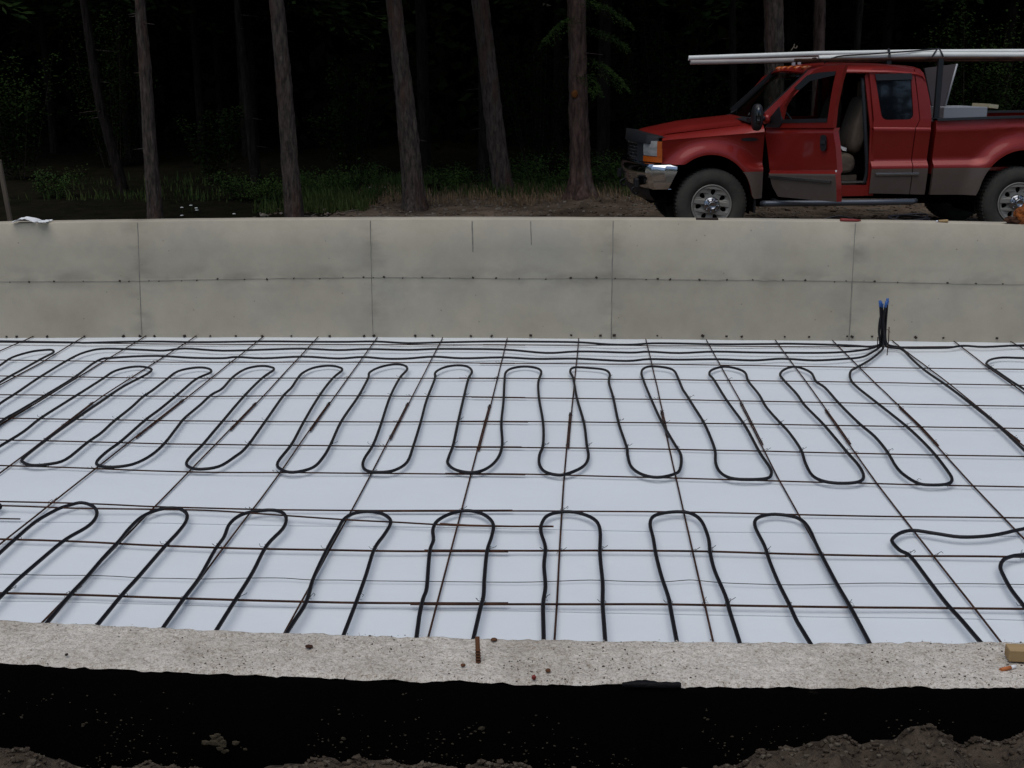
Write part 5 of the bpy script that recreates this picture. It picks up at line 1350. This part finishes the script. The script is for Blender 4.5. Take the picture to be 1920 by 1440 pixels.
BU = [(1150, 345, 20.5, 2.0, .55, 1500, 'leaf', 'low bright green bush between the straight thick pine and the truck bumper'),
 (1010, 345, 20.5, 1.6, .50, 1100, 'leaf', 'low green bush between the cracked bark pine and the straight thick pine'),
 (850, 365, 20.0, 1.2, .40, 700, 'leaf', 'small green bush between the dark leaning pine and the cracked bark pine'),
 (620, 370, 18.8, 1.5, .50, 1000, 'leaf', 'green bush right of the pine with the pale knot'),
 (470, 395, 18.5, 1.4, .45, 800, 'leaf', 'dim green bush left of the pine with the pale knot'),
 (110, 385, 18.8, .9, .45, 500, 'leaf', 'small green bush near the leaning stake at far left'),
 (410, 330, 21.5, 1.2, 1.4, 700, 'needle', 'dark young fir left of the pine with the pale knot'),
 (660, 240, 23.5, 1.4, 2.2, 1000, 'needle', 'dark young fir between the second and third front pines'),
 (30, 300, 22.0, 1.8, 2.4, 1200, 'needle', 'dark shrub mass at the left edge of the wood'),
 (1010, 180, 24.5, 1.6, 2.8, 1200, 'needle', 'dark young fir between the two right pines'),
 (1250, 190, 24.0, 2.2, 3.0, 1800, 'needle', 'dark fir above the truck hood'),
 (1830, 170, 23.0, 2.4, 3.2, 2000, 'needle', 'dark fir behind the truck bed'),
 (200, 110, 25.0, 2.0, 3.4, 1500, 'needle', 'dark fir left of the slim grey pine')]
for i, (a, b, Y, w_, h_, n, mt, lab) in enumerate(BU):
    p = gy(a, b, Y); bush(p.x, Y, w_, h_, n*(4 if mt == 'leaf' else 5), 'leaf' if mt == 'leaf' else 'fir', lab, 300+i, .03 if mt == 'leaf' else .05)
# white flowers
for i, (a, b) in enumerate(((341, 389), (358, 385), (368, 390), (369, 394), (341, 404), (439, 401), (694, 351), (720, 351), (867, 365))):
    Y = 16.4 if a < 500 else 19.5; p = gy(a, b, Y); s = MB(); s.lathe_z([(.0, .008), (.018, .006), (.026, 0), (.018, -.004), (0, -.006)], n=8); 
    r = empty('flower', p); dsc = ['topmost left', 'topmost', 'upper right', 'lower right', 'lowest left'][i] + ' white flower of the group right of the slim grey pine' if i < 5 else \
      {5: 'lone white flower left of the pine with the knot', 6: 'white flower left of the dark leaning pine', 7: 'white flower close beside the dark leaning pine foot', 8: 'tiny white flower between the leaning pine and the cracked bark pine'}[i]
    tag(r, dsc, 'flower', 'small white flowers'); s.build('petals', M['petal'], r); s = MB(); s.tube([(0, 0, 0), (.01, .02, -(p.z-ground_z(p.x, Y)))], .003, 4); s.build('stem', M['leaf'], r)
# grass and dry weeds along the edge of the dirt
s = MB(); rnd = random.Random(77)
def blades(s, n, xr, yr, hr, mi, dens):
    for i in range(n):
        x = rnd.uniform(*xr); y = rnd.uniform(*yr)
        if nz(x, y, 3, .8)+dens < rnd.uniform(-.4, .4): continue
        z = ground_z(x, y)-.01; hh = rnd.uniform(*hr); a = rnd.uniform(0, 6.28); w_ = .006+hh*.02
        dx, dy = math.cos(a), math.sin(a); lean = rnd.uniform(.05, .5)*hh
        s.add([(x-dy*w_, y+dx*w_, z), (x+dy*w_, y-dx*w_, z), (x+dx*lean*.4+dy*w_*.6, y+dy*lean*.4-dx*w_*.6, z+hh*.6), (x+dx*lean, y+dy*lean, z+hh)], [(0, 1, 2), (0, 2, 3)], mi)
blades(s, 9000, (-4.6, 3.2), (18.6, 22.0), (.05, .24), 0, -.05)
blades(s, 1500, (-9, -4.6), (18.0, 22.0), (.05, .22), 0, -.1)
blades(s, 2600, (-4.6, -3.0), (16.8, 18.6), (.06, .26), 0, .0)
blades(s, 8000, (-3.6, 2.2), (17.4, 20.2), (.03, .16), 1, -.05)
blades(s, 1800, (2, 9), (19.2, 22.0), (.05, .2), 0, -.1)
dry = mat('dry_grass', (.14, .095, .055), .9, .1, var=(.24, .17, .10), vscale=2)
o = s.build('grass', [M['grass'], dry]); tag(o, 'green and dry grass at the edge of the wood', 'grass', kind='stuff')
# stones, litter and clods
s = MB(); rnd = random.Random(12)
def rock(s, c, r, mi, rnd, flat=.6):
    vs = []; o = rnd.uniform(0, 99)
    for (a, b) in [(0, 0)]+[(1.05, k*1.2566) for k in range(5)]+[(2.1, k*1.2566+.63) for k in range(5)]+[(3.14159, 0)]:
        d = Vector((math.sin(a)*math.cos(b), math.sin(a)*math.sin(b), math.cos(a))); k = r*rnd.uniform(.65, 1.25)
        vs.append(Vector(c)+Vector((d.x*k*1.15, d.y*k, d.z*k*flat)))
    f = [(0, 1+k, 1+(k+1) % 5) for k in range(5)]+[(1+k, 6+k, 1+(k+1) % 5) for k in range(5)]+[(1+(k+1) % 5, 6+k, 6+(k+1) % 5) for k in range(5)]+[(6+k, 11, 6+(k+1) % 5) for k in range(5)]
    s.add(vs, f, mi)
for i in range(2600):
    x = rnd.uniform(-4.5, 9); y = rnd.uniform(15.8, 19.0); r = rnd.uniform(.006, .03)*(1 if rnd.random() < .93 else 1.8)
    rock(s, (x, y, ground_z(x, y)+r*.2), r, 0 if rnd.random() < .7 else 1, rnd)
for i in range(160):
    x = rnd.uniform(-4.5, 9); y = rnd.uniform(16, 19); a = rnd.uniform(0, 3.14); l = rnd.uniform(.05, .3); z = ground_z(x, y)+.012
    s.tube([(x, y, z), (x+l*math.cos(a), y+l*math.sin(a), z+rnd.uniform(0, .02))], .006, 4, 1)
stone_m = mat('stone', (.12, .105, .085), .9, .2, var=(.22, .19, .15), vscale=20)
o = s.build('stones_and_twigs', [M['dirt'], stone_m]); tag(o, 'small stones and twigs on the bare dirt between the wood and the truck', 'stones', kind='stuff')
s = MB()
for i in range(9000):
    x = rnd.uniform(-1.7, 1.7); y = 2.10-rnd.random()**1.5*.55; r = rnd.uniform(.0015, .006)*(1 if rnd.random() < .97 else 1.6)
    if y > YC: y = YC-.01
    rock(s, (x, y, ground_z(x, y)+r*.3), r, 0 if rnd.random() < .75 else 1, rnd, .8)
o = s.build('soil_clods', [M['soil'], mat('clod', (.06, .048, .035), .95, .1, var=(.12, .098, .072), vscale=60)]); tag(o, 'loose soil clods heaped along the foot of the near wall', 'soil', kind='stuff')
# splashes of soil stuck on the tar face
s = MB()
for (a, b, w_) in [(40, 1343, 9), (130, 1360, 4), (160, 1356, 9), (183, 1352, 5), (366, 1373, 5), (412, 1385, 26), (418, 1398, 20), (458, 1402, 10), (755, 1302, 8), (785, 1312, 6), (900, 1375, 16), (760, 1380, 7), (1322, 1332, 4), (1325, 1347, 8), (1318, 1370, 5), (1394, 1385, 4), (1280, 1402, 5), (640, 1385, 10)]:
    p = gy(a, b, yfo(0)-.014)
    for q in range(max(2, w_//3)):
        r = w_*.0009*rnd.uniform(.2, .6); n0 = len(s.v); rock(s, (p.x+rnd.gauss(0, w_*.0005), p.y, p.z+rnd.gauss(0, w_*.0004)), r, 0, rnd, .7)
        for k in range(n0, len(s.v)): v = s.v[k]; s.v[k] = (v[0], p.y-.001+(v[1]-p.y)*.25, v[2])
for i in range(1500):
    x = rnd.uniform(-1.4, 1.3); u = rnd.random()**.6; z = 1.09-.22*u; r = rnd.uniform(.0007, .003)
    if nz(x*2.2, z*3, 5, 1.6) < .04: continue
    n0 = len(s.v); yy_ = yfo(x)-.014; rock(s, (x, yy_, z), r, 0, rnd, .7)
    for k in range(n0, len(s.v)): v = s.v[k]; s.v[k] = (v[0], yy_-.0005+(v[1]-yy_)*.3, v[2])
if 1:
    if 1: pass
o = s.build('soil_splashes', [mat('dried_soil', (.045, .036, .024), .95, .05, var=(.09, .075, .05), vscale=50), stone_m]); tag(o, 'bits of soil and grout stuck to the tarred face of the near wall', 'soil', kind='stuff')
for cr_, li in CROWN:
    for q in (cr_, li):
        if q.parent is None: bpy.data.objects.remove(q)
